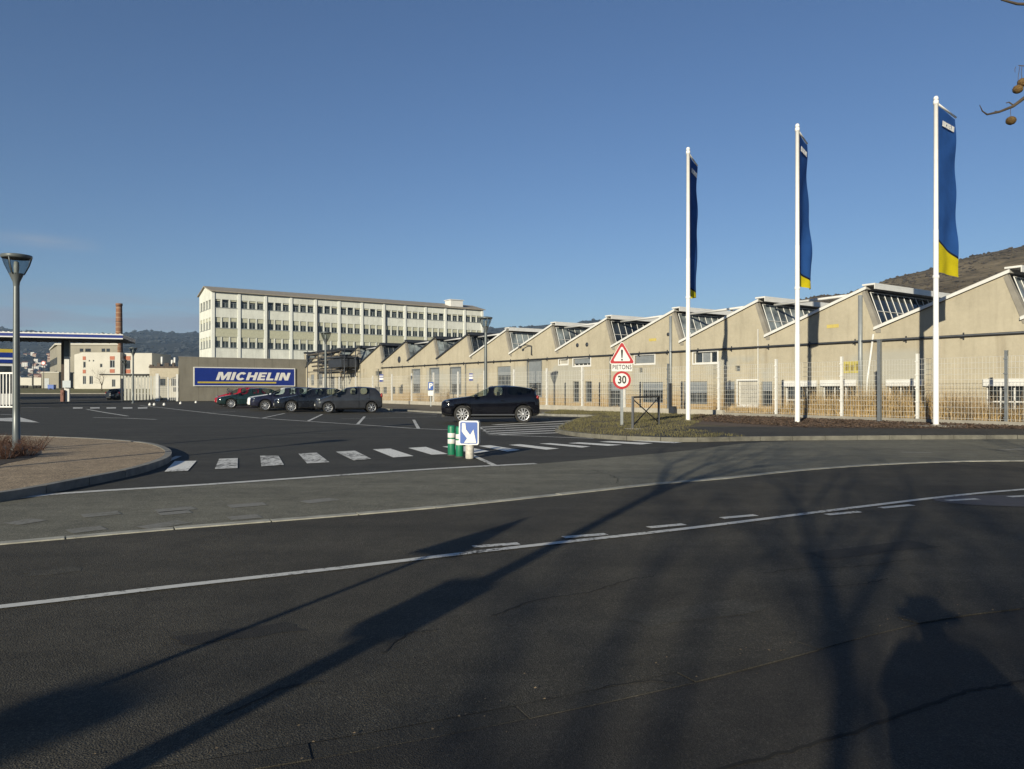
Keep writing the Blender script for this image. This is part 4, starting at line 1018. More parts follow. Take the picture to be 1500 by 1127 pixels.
me = text_mesh('PIETONS', 9.4 * k, .006, 0, .004, spacing=1.1)
w_ = max(v.co.x for v in me.vertices) - min(v.co.x for v in me.vertices); kx = 27.5 * k / w_
xf(me, Matrix.Translation((0, -.004, zc)) @ UP @ Matrix.Diagonal((kx, 1, 1, 1))); link('lettering', me, BLACK, pl_)
zc = hz2(557); r = 13.2 * k; mb = MB(); mb.lathe([(0, 0), (r, 0), (r, .02), (0, .02)], (0, 0, zc), 40, 'y', False); dk = mb.build('disc_panel', RED, ws)
mb = MB(); mb.lathe([(0, -.007), (r * .74, -.007), (r * .74, -.002), (0, -.002)], (0, 0, zc), 40, 'y', False); mb.build('white_field', WHITE, dk)
me = text_mesh('30', r * 1.06, .006, 0, .012); xf(me, Matrix.Translation((0, -.012, zc)) @ UP @ Matrix.Diagonal((.92, 1.12, 1, 1))); link('lettering', me, BLACK, dk)
# cross barrier
a, b = G(927, 628.5, zi), G(965, 622, zi); d = Vector((b.x - a.x, b.y - a.y, 0)); L = d.length
cb = thing('cross_barrier', 'dark steel pedestrian barrier with a diagonal cross on the grass island', 'barrier', (a.x, a.y, zi), math.atan2(d.y, d.x))
for x in (0, L): mb = MB(); mb.box(x - .04, x + .04, -.04, .04, 0, 1.12); mb.build('post', DARK_STEEL, cb)
mb = MB(); mb.box(-.05, L + .05, -.04, .04, 1.122, 1.19); mb.build('top_rail', DARK_STEEL, cb)
mb = MB(); mb.tube([(.04, 0, .12), (L - .04, 0, 1.1)], .022, 6); mb.tube([(.04, .03, 1.1), (L - .04, .03, .12)], .022, 6); mb.build('cross_bar', DARK_STEEL, cb)
mb = MB(); mb.lathe([(0, .03), (.3, .02), (.34, -.02)], (0, 0, 0), 12); mb.build('footing', CONCRETE, cb)
# bollards and keep-right sign
p = G(661.5, 667.5); k = p.y / F
bo = thing('delineator_post', 'green flexible bollard with two white bands, the left one of the pair', 'bollard', (p.x, p.y, 0), 0, 'green bollards at the island nose')
r = 5.6 * k; h = 44 * k
mb = MB(); mb.lathe([(r * .9, 0), (r, .02), (r, h * .36), (r, h * .60), (r, h * .95), (r * .9, h), (0, h)], n=22); mb.build('body', GREEN, bo)
mb = MB(); mb.lathe([(r * 1.01, h * .40), (r * 1.03, h * .405), (r * 1.03, h * .545), (r * 1.01, h * .55)], n=22); mb.lathe([(r * 1.01, h * .60), (r * 1.03, h * .605), (r * 1.03, h * .745), (r * 1.01, h * .75)], n=22); mb.build('white_band', WHITE, bo)
mb = MB(); mb.lathe([(r * 1.25, 0), (r * 1.2, .02), (r * .9, .03)], n=16); mb.build('base', M('bollard_base', (0.032, 0.0352, 0.032), .8), bo)
p2 = G(673.3, 670); dup(bo, (p2.x, p2.y, 0), .4, 'green flexible bollard with two white bands, partly behind the arrow sign')
p = G(688, 672); k = p.y / F
ks = thing('keep_right_sign', 'blue box sign with a white arrow pointing down right on a stubby white post', 'sign', (p.x, p.y, 0), rad(-8))
mb = MB(); mb.lathe([(5.6 * k, 0), (6.4 * k, .02), (6.2 * k, 11 * k), (6.6 * k, 23 * k), (0, 23 * k)], n=18); mb.build('post', M('scuffed_white', (0.4224, 0.4032, 0.3584), .6, var=.28, scale=14), ks)
def rrect(w, h, r, y, cz):
    out = []
    for sx, sz, a0 in ((1, 1, 0), (-1, 1, 90), (-1, -1, 180), (1, -1, 270)):
        for q in range(5): a = rad(a0 + q * 22.5); out.append((sx * (w - r) + r * math.cos(a), y, cz + sz * (h - r) + r * math.sin(a)))
    return out
zb = H - (634 - HY) * k; BWd, BHt = 14.6 * k, 17.6 * k
mb = MB(); mb.prism(rrect(BWd, BHt, 3 * k, -.1, zb), (0, .2, 0)); bd = mb.build('case', M('sign_case', (0.592, 0.592, 0.584), .35, var=.05), ks)
mb = MB(); mb.prism(rrect(BWd * .88, BHt * .89, 2 * k, -.106, zb), (0, .004, 0)); mb.build('blue_face', BLUE2, bd)
ar = [(-10, 14), (-5, 14), (-4, 5), (2, -3), (7, 5), (11, -14.5), (-7, -14.5), (-2.5, -8), (-10.3, 2)]
mb = MB(); mb.prism([(x * k * 1.0, -.112, zb + z * k) for x, z in ar], (0, .004, 0)); mb.build('white_arrow', WHITE, bd)
# wheel stop / kerb marker stones
p = G(795, 617.2); mb = MB(); mb.box(-.32, .32, -.1, .1, 0, .07); mb.prism([(-.32, -.1, .07), (.32, -.1, .07), (.28, -.06, .12), (-.28, -.06, .12)], (0, .16, .0)); o = mb.build('wheel_stop', CONCRETE); o.location = (p.x, p.y, 0); tag(o, 'pale concrete wheel stop block on the hatched area behind the black off-roader', 'wheel stop')
for i, (px, py) in enumerate(((219.5, 594), (226, 594), (240.5, 594), (264.5, 592), (287, 590.5))):
    p = G(px, py); mb = MB(); r = .13; mb.lathe([(r, 0), (r * .95, .12), (r * .55, .22), (0, .25)], n=10); o = mb.build('marker_stone', WHITE); o.location = (p.x, p.y, 0)
    tag(o, 'small white painted marker stone at the parking edge near the concrete wall', 'marker stone', 'white marker stones along the parking edge')

# lamps
LENS = glass('lamp_glass', (.75, .8, .82), .75, .05)
def lamp(hh, label, loc, group='street lamps'):
    t = thing('street_lamp', label, 'street lamp', loc, 0, group)
    mb = MB(); mb.lathe([(.14, 0), (.14, .05), (.085, .08), (.08, 1.0), (.066, hh - .75), (.06, hh - .62)], n=16); mb.build('pole', LAMP_GREY, t)
    mb = MB(); mb.lathe([(.062, hh - .72), (.075, hh - .6), (.15, hh - .42), (.16, hh - .40), (.05, hh - .38), (0, hh - .38)], n=20); mb.build('socket', LAMP_GREY, t)
    mb = MB(); mb.lathe([(.15, hh - .42), (.25, hh - .2), (.305, hh - .02)], n=24); mb.build('lamp_glass', LENS, t)
    mb = MB(); mb.lathe([(.31, hh - .04), (.33, hh), (.325, hh + .035), (.15, hh + .065), (0, hh + .07), (0, hh + .01), (.3, hh)], n=24)
    for a in range(3):
        c, s = math.cos(a * 2.094 + .6), math.sin(a * 2.094 + .6); mb.tube([(.155 * c, .155 * s, hh - .42), (.258 * c, .258 * s, hh - .2), (.315 * c, .315 * s, hh)], .014, 6)
    mb.build('lamp_cap', LAMP_GREY, t)
    mb = MB(); mb.lathe([(.05, hh - .38), (.06, hh - .25), (.05, hh - .12), (0, hh - .1)], n=12); mb.build('bulb', M('frosted_bulb', (0.448, 0.448, 0.4224), .4), t)
    return t
p = G(24, 660, .12); l1 = lamp(4.6, 'tall grey conical street lamp in the shrub bed at the left edge of the photo', (p.x, p.y, .12))
dup(l1, (-12.35, 7.75, 0), 1, 'grey conical street lamp standing off to the left of the camera, throwing a long shadow')
def lampb(px, Y, ptop, label):
    z = H + (HY - ptop) / F * Y; t = dup(l1, ((px - 750) / F * Y, Y, 0), R.uniform(0, 6), label); t.scale = (z / 4.67,) * 3; return t
lampb(477, 61, 486, 'grey conical street lamp behind the parked cars, in front of the white office block')
lampb(711.5, 48, 464, 'grey conical street lamp rising behind the roof of the black off-roader')
lampb(195, 83, 509, 'grey conical street lamp beside the pale panel gate')
lampb(182, 122, 527, 'small distant street lamp in front of the orange panelled white office')
# far poles seen through the entrance
fp = thing('far_pole', 'thin dark pole with a round sign inside the factory yard', 'pole', (bpt(64, 140), 140, 1.5))
mb = MB(); mb.tube([(-1.95, 0, 0), (-1.95, 0, 6)], .07, 6); mb.tube([(0, 0, 0), (0, 0, 5.3)], .05, 6); mb.build('shaft', DARK_STEEL, fp)
mb = MB(); mb.lathe([(0, -.1), (.42, -.1), (.42, -.05)], (0, 0, 4.9 - .0), 16, 'y', False); mb.build('disc', RED, fp); mb = MB(); mb.lathe([(0, -.12), (.28, -.12), (.28, -.1)], (0, 0, 4.9), 16, 'y', False); mb.build('disc_face', WHITE, fp)
o = MB(); o.box(-.55, .55, -.4, .4, .15, .75); o.box(-.6, .6, -.45, .45, .75, .85); 
for x in (-.4, .4): o.box(x - .1, x + .1, -.3, .3, 0, .15)
o = o.build('blue_bin', BLUE2); o.location = (bpt(76, 139), 139, 1.52); tag(o, 'blue waste bin on the grass before the concrete hall', 'bin')

# flagpoles with banners
FB = M('flag_blue', (0.0315, 0.0805, 0.28), .7, var=.08); FY = M('flag_yellow', (0.4608, 0.384, 0.0128), .7, var=.06)
def flag_mat(e0):
    m, nt, b = _nodes('banner_cloth'); tc = nt.nodes.new('ShaderNodeTexCoord'); s = nt.nodes.new('ShaderNodeSeparateXYZ'); nt.links.new(tc.outputs['UV'], s.inputs[0])
    u = s.outputs[0]; v = s.outputs[1]                # v: 0 bottom, 1 top ; curved blue/yellow border
    edge = math_n(nt, 'SUBTRACT', e0, math_n(nt, 'MULTIPLY', math_n(nt, 'POWER', u, .7), .085))
    d = math_n(nt, 'SUBTRACT', v, edge)
    blue = math_n(nt, 'GREATER_THAN', d, .012)
    line = math_n(nt, 'COMPARE', d, .006, .007)
    n = noise_node(nt, 2, 3)
    c = mix(nt, (.50, .42, .012), (.020, .075, .255), blue); c = mix(nt, c, (.01, .014, .03), line)
    c = mix(nt, c, ramp(nt, n.outputs['Fac'], [(.3, .88), (.7, 1.1)]).outputs[0], 1.0, 'MULTIPLY')
    nt.links.new(c, b.inputs['Base Color']); b.inputs['Roughness'].default_value = .9; b.inputs['Specular IOR Level'].default_value = .1
    # thin cloth lets some light through
    tl = nt.nodes.new('ShaderNodeBsdfTranslucent'); nt.links.new(c, tl.inputs[0]); ms = nt.nodes.new('ShaderNodeMixShader'); ms.inputs[0].default_value = .16
    nt.links.new(b.outputs[0], ms.inputs[1]); nt.links.new(tl.outputs[0], ms.inputs[2]); nt.links.new(ms.outputs[0], nt.nodes['Material Output'].inputs[0])
    return m
FM = {e0: flag_mat(e0) for e0 in (.20, .13, .10)}
def flagpole(px, Y, ptop, pbase, arm, fold, swing, label, seed, e0):
    X = (px - 750) / F * Y; zt = H + (HY - ptop) / F * Y; zb = H + (HY - pbase) / F * Y
    t = thing('flagpole', label, 'flagpole', (X, Y, zb), 0, 'white flagpoles before the factory'); hh = zt - zb
    mb = MB(); mb.lathe([(.105, 0), (.105, hh * .3), (.098, hh * .302), (.092, hh * .6), (.086, hh * .602), (.078, hh - .02), (.09, hh - .015), (.09, hh + .06), (.06, hh + .12), (0, hh + .13)], n=18); mb.build('pole', POLE_WHITE, t)
    mb = MB(); mb.lathe([(.19, 0), (.19, .03), (.14, .06)], n=16); mb.box(-1.0, .9, -.55, .35, -.04, .02); mb.build('base', CONCRETE, t)
    a = Vector((arm[0], arm[1], 0)); L = a.length; ad = a.normalized(); nd = Vector((ad.y, -ad.x, 0))
    drop = (arm[2] if len(arm) > 2 else 0)
    z1 = hh - .12; zt2 = z1 - .08; FHt = 246 / 1100 * 29.1
    mb = MB(); mb.tube([ad * .05 + Vector((0, 0, z1)), ad * (L + .03) + Vector((0, 0, z1 - drop))], .04, 8); mb.lathe([(.08, z1 - .08), (.1, z1 - .07), (.1, z1 + .07), (.08, z1 + .08)], n=14); mb.lathe([(.09, zt2 - FHt - .25), (.12, zt2 - FHt - .2), (.12, zt2 - FHt - .12), (.09, zt2 - FHt - .08)], n=14); mb.build('arm', POLE_WHITE, t)
    nu, nv = 14, 44; vs = []; mb = MB(); uvs = {}
    lo = V2()
    for j in range(nv + 1):
        rowv = []
        for i in range(nu + 1):
            u, v = i / nu, j / nv                     # v downwards
            s_ = v ** 1.4
            w = fold * s_ * math.sin(u * math.pi * (1.2 + 1.3 * s_) + seed) * (.25 + u)
            ang = swing * s_ * u
            dirv = (ad * math.cos(ang) + nd * math.sin(ang))
            shrink = 1 - .12 * s_ * min(1, abs(fold) * 6)
            pnt = ad * .13 + dirv * (L - .13) * u * shrink + nd * (w + .03 * math.sin(v * 19 + u * 5 + seed) * u)
            z = zt2 - drop * u - v * FHt + .05 * math.sin(u * 3 + seed) * s_ + (drop * .9 * u * s_)
            rowv.append(mb.bm.verts.new((pnt.x, pnt.y, z)))
        vs.append(rowv)
    uvl = mb.bm.loops.layers.uv.new('UVMap')
    for j in range(nv):
        for i in range(nu):
            f = mb.bm.faces.new((vs[j][i], vs[j + 1][i], vs[j + 1][i + 1], vs[j][i + 1])); f.smooth = True
            for lp, (a_, b_) in zip(f.loops, ((i, j), (i, j + 1), (i + 1, j + 1), (i + 1, j))): lp[uvl].uv = (a_ / nu, 1 - b_ / nv)
    fo = mb.build('banner', FM[e0], t, recalc=False)
    rz = math.atan2(ad.y, ad.x)
    mb = MB(); block_letters(mb, 'MICHELIN', L * .26, L * .86, zt2 - drop * .55 - .66, zt2 - drop * .55 - .44, -.055, .012); mb.bm.transform(Matrix.Rotation(rz, 4, 'Z'))
    mb.build('lettering', WHITE, fo)
flagpole(1371, 29.1, 146, 624, (1.50, 1.25, .12), .06, .05, 'nearest and tallest looking white flagpole, its blue and yellow banner spread wide', .4, .20)
flagpole(1168, 31.97, 186, 621, (1.0, 1.5, .1), .16, .10, 'white flagpole in the middle of the three, its blue banner partly folded', 1.7, .13)
flagpole(1008, 35.0, 220, 617, (.83, 1.68, .1), .20, -.08, 'white flagpole next to the cross barrier, its dark blue banner nearly edge-on', 2.9, .10)

# ================================================================= CARS
def lerp(a, b, t): return a + (b - a) * t
def car_shell(name, st, paint, wheels, r, W, glassm):
    """st: stations (x, w, zbottom, zshoulder, wbase, ztop, wtop, flag) front to rear. flag on interval i..i+1: G side glass, F windscreen, B rear window"""
    bm = bmesh.new(); rings = []
    cr = bm.edges.layers.float.new('crease_edge')
    for s in st:
        x, w, zb, zs, wb, zt, wt = s[:7]
        half = [(0, zb), (w * .82, zb), (w * .97, zb + .1), (w, lerp(zb, zs, .55)), (w * .965, zs), (wb, zs + .035 if zt - zs > .2 else lerp(zs, zt, .5)), (wt, zt - .035 if zt - zs > .2 else zt - .01), (0, zt)]
        ring = [bm.verts.new((x, y, z)) for y, z in half] + [bm.verts.new((x, -y, z)) for y, z in half[-2:0:-1]]
        rings.append(ring)
    n = len(rings[0])
    for i in range(len(rings) - 1):
        fl_ = st[i][7] if len(st[i]) > 7 else ''
        for k in range(n):
            f = bm.faces.new((rings[i][k], rings[i + 1][k], rings[i + 1][(k + 1) % n], rings[i][(k + 1) % n])); f.smooth = True
            kk = k if k < 7 else 13 - k               # ring segment, mirrored
            if kk == 5 and 'G' in fl_: f.material_index = 1
            elif kk == 5 and 'T' in fl_: f.material_index = 4
            elif kk == 6 and 'F' in fl_: f.material_index = 3
            elif kk == 6 and 'B' in fl_: f.material_index = 4
            elif kk <= 1: f.material_index = 2
    for rg in (rings[0], rings[-1][::-1]): bm.faces.new(rg).smooth = True
    bm.normal_update()
    for e in bm.edges:
        mi = {f.material_index for f in e.link_faces}
        if len(mi) > 1 and (mi & {1, 3, 4}): e[cr] = .75
        elif 2 in mi and len(mi) > 1: e[cr] = .4
    bmesh.ops.recalc_face_normals(bm, faces=bm.faces)
    me = bpy.data.meshes.new(name); bm.to_mesh(me); bm.free()
    for m in (paint, glassm, TRIM, glassm, CARTINT): me.materials.append(m)
    o = bpy.data.objects.new('tmp', me); COL.objects.link(o)
    sb = o.modifiers.new('s', 'SUBSURF'); sb.levels = sb.render_levels = 2
    cut = MB(); cut.mi = 2
    for x in wheels:
        for sy in (-1, 1): cut.lathe([(0, sy * (W / 2 - .30)), (r + .055, sy * (W / 2 - .30)), (r + .055, sy * (W / 2 + .2)), (0, sy * (W / 2 + .2))], (x, 0, r), 28, 'y', False)
    bmesh.ops.remove_doubles(cut.bm, verts=cut.bm.verts, dist=2e-3)
    co = cut.build('cut', [TRIM, TRIM, TRIM])
    bo_ = o.modifiers.new('b', 'BOOLEAN'); bo_.object = co; bo_.operation = 'DIFFERENCE'; bo_.solver = 'EXACT'
    bpy.context.view_layer.update()
    full = bpy.data.meshes.new_from_object(o.evaluated_get(bpy.context.evaluated_depsgraph_get()))
    bpy.data.objects.remove(o); bpy.data.objects.remove(co)
    out = {}
    for nm, idx in (('body', (0, 2)), ('side_window', (1,)), ('windscreen', (3,)), ('rear_window', (4,))):
        b2 = bmesh.new(); b2.from_mesh(full)
        bmesh.ops.delete(b2, geom=[f for f in b2.faces if f.material_index not in idx], context='FACES')
        m2 = bpy.data.meshes.new(nm); b2.to_mesh(m2); b2.free()
        if len(m2.polygons) == 0: continue
        for m in (paint, glassm, TRIM, glassm, CARTINT): m2.materials.append(m)
        out.setdefault(nm, []).append(m2)
        if nm in ('side_window', 'rear_window'):       # one mesh per pane
            out[nm].pop(); b3 = bmesh.new(); b3.from_mesh(m2); left = set(b3.faces); groups = []
            while left:
                stack = [left.pop()]; g = [stack[0]]
                while stack:
                    for e in stack.pop().edges:
                        for f2 in e.link_faces:
                            if f2 in left: left.discard(f2); stack.append(f2); g.append(f2)
                groups.append([f.index for f in g])
            b3.free()
            for g in groups:
                b4 = bmesh.new(); b4.from_mesh(m2); b4.faces.ensure_lookup_table(); keep = set(g)
                bmesh.ops.delete(b4, geom=[f for f in b4.faces if f.index not in keep], context='FACES')
                m3 = bpy.data.meshes.new(nm); b4.to_mesh(m3); b4.free()
                for m in m2.materials: m3.materials.append(m)
                out[nm].append(m3)
    return out
def make_wheel(parent, x, y, r, sy, spokes, rimr=.70):
    mb = MB(); w = .1
    mb.lathe([(r * rimr, -w), (r * .93, -w), (r, -w * .7), (r, w * .7), (r * .93, w), (r * rimr, w)], (0, 0, 0), 30, 'y')
    t = mb.build('wheel', TREAD, parent); t.location = (x, y, r)
    mb = MB(); yo = sy * w * .75
    mb.lathe([(r * rimr * .98, sy * w * .9), (r * rimr, sy * w * 1.0), (r * (rimr + .02), sy * w * .95)], (0, 0, 0), 30, 'y')
    mb.lathe([(r * rimr * .9, sy * w * .85), (r * rimr, sy * w * .9)], (0, 0, 0), 30, 'y')
    for k in range(spokes):
        a = 2 * math.pi * k / spokes; c, s = math.cos(a), math.sin(a)
        u = Vector((c, 0, s)); v = Vector((-s, 0, c))
        w0, w1 = r * .075, r * (.055 if spokes > 7 else .085)
        mb.prism([u * r * .1 + v * w0 + Vector((0, yo, 0)), u * r * rimr * .97 + v * w1 + Vector((0, yo, 0)), u * r * rimr * .97 - v * w1 + Vector((0, yo, 0)), u * r * .1 - v * w0 + Vector((0, yo, 0))], (0, sy * .02, 0))
    mb.lathe([(0, yo + sy * .03), (r * .16, yo + sy * .025), (r * .17, yo)], (0, 0, 0), 14, 'y')
    mb.build('rim', ALLOY, t)
    mb = MB(); mb.lathe([(0, sy * .02), (r * rimr * .99, sy * .02), (r * rimr * .99, sy * .0)], (0, 0, 0), 24, 'y'); mb.build('brake_disc', TRIM, t)
SPEC = {
 'hatch': dict(WB=2.47, W=1.73, r=.31, spokes=7, st=[
  (1.97, .50, .32, .58, .42, .64, .22), (1.90, .72, .24, .66, .60, .74, .35), (1.55, .83, .20, .80, .70, .90, .45), (1.02, .865, .18, .92, .80, 1.03, .70, 'FG'),
  (.18, .865, .18, .95, .80, 1.45, .57), (.02, .865, .18, .955, .80, 1.485, .575, 'G'), (-.46, .865, .18, .97, .80, 1.52, .575), (-.55, .865, .18, .975, .80, 1.52, .575, 'G'), (-1.15, .86, .18, 1.0, .785, 1.50, .56, ''),
  (-1.50, .85, .2, 1.03, .76, 1.44, .54, 'B'), (-1.78, .80, .24, 1.02, .70, 1.14, .52), (-1.86, .76, .28, .92, .62, .98, .45), (-1.88, .66, .34, .80, .5, .84, .3)], mir=(.82, .93, 1.02), hl=(1.78, .66, .76, .2, .1), tl=(-1.82, .72, 1.0, .06, .14), lines=(.98, -.5, -1.12)),
 'saloon': dict(WB=2.80, W=1.83, r=.335, spokes=10, st=[
  (2.40, .56, .32, .62, .44, .70, .25), (2.32, .80, .22, .69, .64, .79, .37), (1.85, .885, .19, .78, .74, .88, .45), (1.10, .915, .18, .90, .82, .99, .70, 'FG'),
  (.25, .915, .18, .925, .80, 1.37, .58), (.05, .915, .18, .93, .80, 1.41, .585, 'G'), (-.48, .915, .18, .94, .80, 1.44, .585), (-.57, .915, .18, .945, .80, 1.44, .585, 'G'), (-1.25, .91, .18, .97, .79, 1.39, .56, 'B'),
  (-1.88, .89, .2, 1.0, .78, 1.08, .60), (-2.28, .84, .24, .97, .70, 1.04, .5), (-2.38, .76, .28, .86, .6, .94, .4), (-2.41, .64, .34, .72, .5, .78, .3)], mir=(.92, .98, .99), hl=(2.17, .70, .70, .22, .075), tl=(-2.28, .76, .88, .07, .09), lines=(1.05, -.52, -1.3)),
 'estate': dict(WB=2.78, W=1.82, r=.34, spokes=9, st=[
  (2.34, .56, .32, .64, .44, .74, .25), (2.26, .80, .22, .72, .64, .84, .37), (1.80, .885, .19, .82, .74, .92, .45), (1.08, .91, .18, .92, .82, 1.02, .70, 'FG'),
  (.22, .91, .18, .945, .80, 1.42, .58), (.02, .91, .18, .95, .80, 1.455, .585, 'G'), (-.50, .91, .18, .96, .80, 1.48, .585), (-.59, .91, .18, .965, .80, 1.48, .585, 'G'), (-1.30, .905, .18, .98, .79, 1.46, .57), (-1.38, .905, .18, .985, .79, 1.455, .57, 'G'),
  (-1.85, .89, .2, 1.0, .76, 1.42, .55, 'B'), (-2.20, .84, .24, .98, .70, 1.10, .5), (-2.30, .78, .28, .88, .62, .96, .4), (-2.33, .66, .34, .74, .5, .8, .3)], mir=(.92, 1.0, 1.0), hl=(2.10, .70, .75, .2, .085), tl=(-2.18, .78, .95, .08, .12), lines=(1.05, -.54, -1.34)),
 'offroader': dict(WB=2.66, W=1.90, r=.375, spokes=10, st=[
  (2.28, .64, .42, .78, .50, .86, .3), (2.22, .85, .31, .87, .70, .97, .42), (1.75, .94, .25, .97, .80, 1.06, .52), (1.00, .95, .24, 1.05, .86, 1.13, .74, 'FG'),
  (.16, .95, .24, 1.06, .84, 1.53, .62), (-.02, .95, .24, 1.065, .84, 1.575, .625, 'G'), (-.50, .95, .24, 1.09, .83, 1.60, .625), (-.60, .95, .24, 1.095, .83, 1.60, .625, 'T'), (-1.25, .945, .24, 1.14, .81, 1.555, .60, 'T'),
  (-1.70, .93, .28, 1.19, .78, 1.475, .57), (-1.82, .92, .28, 1.18, .76, 1.44, .57, 'B'), (-1.98, .88, .32, 1.10, .70, 1.16, .55), (-2.05, .84, .36, .98, .66, 1.04, .5), (-2.07, .72, .42, .82, .5, .9, .3)], mir=(.80, 1.04, 1.12), hl=(2.0, .80, .90, .26, .05), tl=(-1.96, .80, 1.08, .06, .09), lines=(1.0, -.56)),
}
def make_car(spec, colr, label, F_, Rr_, group=None, glassm=None, wheels=True, metal=0.0, name='parked_car'):
    """F_/Rr_: ground points of the near-side front and rear wheels"""
    sp = SPEC[spec]; WB, W, r = sp['WB'], sp['W'], sp['r']
    d = Vector(F_) - Vector(Rr_); scl = d.length / WB; d.normalize(); nrm = Vector((-d.y, d.x))
    side = 1 if nrm.dot(-Vector(F_)) > 0 else -1      # +1: near side is +y of the car
    mid = (Vector(F_) + Vector(Rr_)) / 2 - nrm * side * (W / 2 - .12) * scl
    t = thing(name, label, 'car', (mid.x, mid.y, 0), math.atan2(d.y, d.x), group, scl); t.scale = (scl, scl, scl * (1.05 if spec == 'offroader' else 1.02))
    paint = car_paint('car_paint', colr, sp['lines'], metal)
    for nm, me in car_shell('body', sp['st'], paint, (WB / 2, -WB / 2), r, W, glassm or CARGLASS).items():
        for m_ in me: link(nm, m_, None, t)
    for x in (WB / 2, -WB / 2):
        for sy in (-1, 1): make_wheel(t, x, sy * (W / 2 - .115), r, sy, sp['spokes'])
    x, y, z, l, hgt = sp['hl']
    for sy in (-1, 1):
        mb = MB(); mb.lathe([(0, .5), (.30, .42), (.46, .2), (.5, 0), (.46, -.2), (.3, -.42), (0, -.5)], (0, 0, 0), 14, 'x')
        mb.bm.transform(Matrix.Translation((x, sy * y, z)) @ Matrix.Rotation(sy * rad(-52), 4, 'Z') @ Matrix.Diagonal((l * 1.3, l * .32, hgt * 1.7, 1)))
        mb.build('headlight', HEADL, t)
        x2, y2, z2, l2, h2 = sp['tl']
        mb = MB(); mb.lathe([(0, .5), (.35, .38), (.5, 0), (.35, -.38), (0, -.5)], (0, 0, 0), 12, 'x'); mb.bm.transform(Matrix.Translation((x2, sy * y2, z2)) @ Matrix.Diagonal((l2 * 2.2, .14, h2 * 2, 1))); mb.build('tail_light', TAILL, t)
        mx, my, mz = sp['mir']
        mb = MB(); mb.lathe([(0, .5), (.38, .36), (.5, 0), (.38, -.36), (0, -.5)], (0, 0, 0), 12, 'x'); mb.bm.transform(Matrix.Translation((mx - .05, sy * (my + .03), mz)) @ Matrix.Diagonal((.15, .24, .15, 1))); mb.box(mx - .08, mx - .02, min(sy * (my - .2), sy * my), max(sy * (my - .2), sy * my), mz - .06, mz - .02); mb.build('mirror', paint, t)
        for hx in sp['lines'][1:2] + ((sp['lines'][2],) if len(sp['lines']) > 2 else ()):
            mb = MB(); yy = sy * (W / 2 - .01); mb.box(hx + .05, hx + .23, min(yy, yy + sy * .025), max(yy, yy + sy * .025), sp['st'][4][3] - .14, sp['st'][4][3] - .11); mb.build('door_handle', paint, t)
    L0 = sp['st'][0][0]; L1 = sp['st'][-1][0]
    mb = MB(); mb.box(L0 - .06, L0 + .012, -.26, .26, .40, .51); mb.build('number_plate', PLATE, t)
    mb = MB(); mb.box(L1 - .012, L1 + .05, -.26, .26, .62, .73); mb.build('number_plate', PLATE, t)
    mb = MB(); mb.box(L0 - .1, L0 - .002, -.42, .42, .52, .62); mb.box(L0 - .16, L0 - .03, -.55, .55, .26, .36); mb.build('grille', TRIM, t)
    if spec == 'offroader':
        mb = MB(); mb.prism([(-1.72, -.56, 1.475), (-1.98, -.54, 1.43), (-1.98, -.54, 1.46), (-1.72, -.56, 1.50)], (0, 1.12, 0)); mb.build('spoiler', paint, t)
        for sy in (-1, 1):
            mb = MB(); mb.box(-.95, .95, min(sy * .93, sy * .965), max(sy * .93, sy * .965), .33, .38); mb.build('side_skirt', DARK_STEEL, t)
            mb = MB(); mb.lathe([(0, .03), (.07, .02), (.07, -.02)], (0, 0, 0), 12, 'x'); mb.bm.transform(Matrix.Translation((2.12, sy * .74, .56)) @ Matrix.Rotation(sy * rad(35), 4, 'Z')); mb.build('fog_lamp', HEADL, t)
    mb = MB()
    for sx in (.1, -.85):
        for sy in (-.37, .37): mb.box(sx - .3, sx + .2, sy - .23, sy + .23, .35, .6); mb.box(sx - .42, sx - .28, sy - .22, sy + .22, .5, 1.12); mb.box(sx - .42, sx - .3, sy - .12, sy + .12, 1.14, 1.3)
    mb.box(.6, .95, -.7, .7, .6, .92); mb.build('seats', SEATM, t)
    if wheels: pass
    return t
def rear_from(Fp, ang, L): return Fp + Vector((math.cos(ang), math.sin(ang))) * L
def gv(px, py): p = G(px, py); return Vector((p.x, p.y))
PG = 'cars parked in a row before the sign wall'
for spec, col_, lab, (px, py), rpx, metal in (
   ('hatch', (.026, .029, .036), 'dark grey hatchback, the last and nearest of the parked row', (481, 605.5), 545, .1),
   ('saloon', (.007, .009, .014), 'black saloon with many-spoked wheels between the grey hatchback and another dark car', (427, 604.2), None, 0),
   ('estate', (.010, .011, .024), 'dark navy estate car hiding most of a white car', (389, 602.2), None, 0),
   ('estate', (.62, .63, .64), 'white car mostly hidden behind the dark navy estate', (384, 600.7), None, 0),
   ('saloon', (.006, .017, .018), 'dark green saloon in front of the red car', (339, 598.4), None, 0),
   ('hatch', (.25, .012, .022), 'red car at the far end of the row under the wide sign', (328, 596.0), None, 0)):
    Fp = gv(px, py); sp = SPEC[spec]
    L = sp['WB'] * {'hatch': 1.13, 'saloon': 1.15, 'estate': 1.15}[spec]
    Fp_ = Fp if px > 335 else Fp
    ang = rad(17 if spec != 'hatch' or px > 400 else 17)
    make_car(spec, col_, lab, Fp_, rear_from(Fp_, ang, L), PG, metal=metal)
Fp = gv(677.5, 620.3); Rp = Fp + Vector((math.cos(rad(2.5)), math.sin(rad(2.5)))) * 2.80
make_car('offroader', (.0025, .003, .006), 'black three-door off-roader parked alone by the hatched area', Fp, Rp, None, CARGLASS, metal=0)
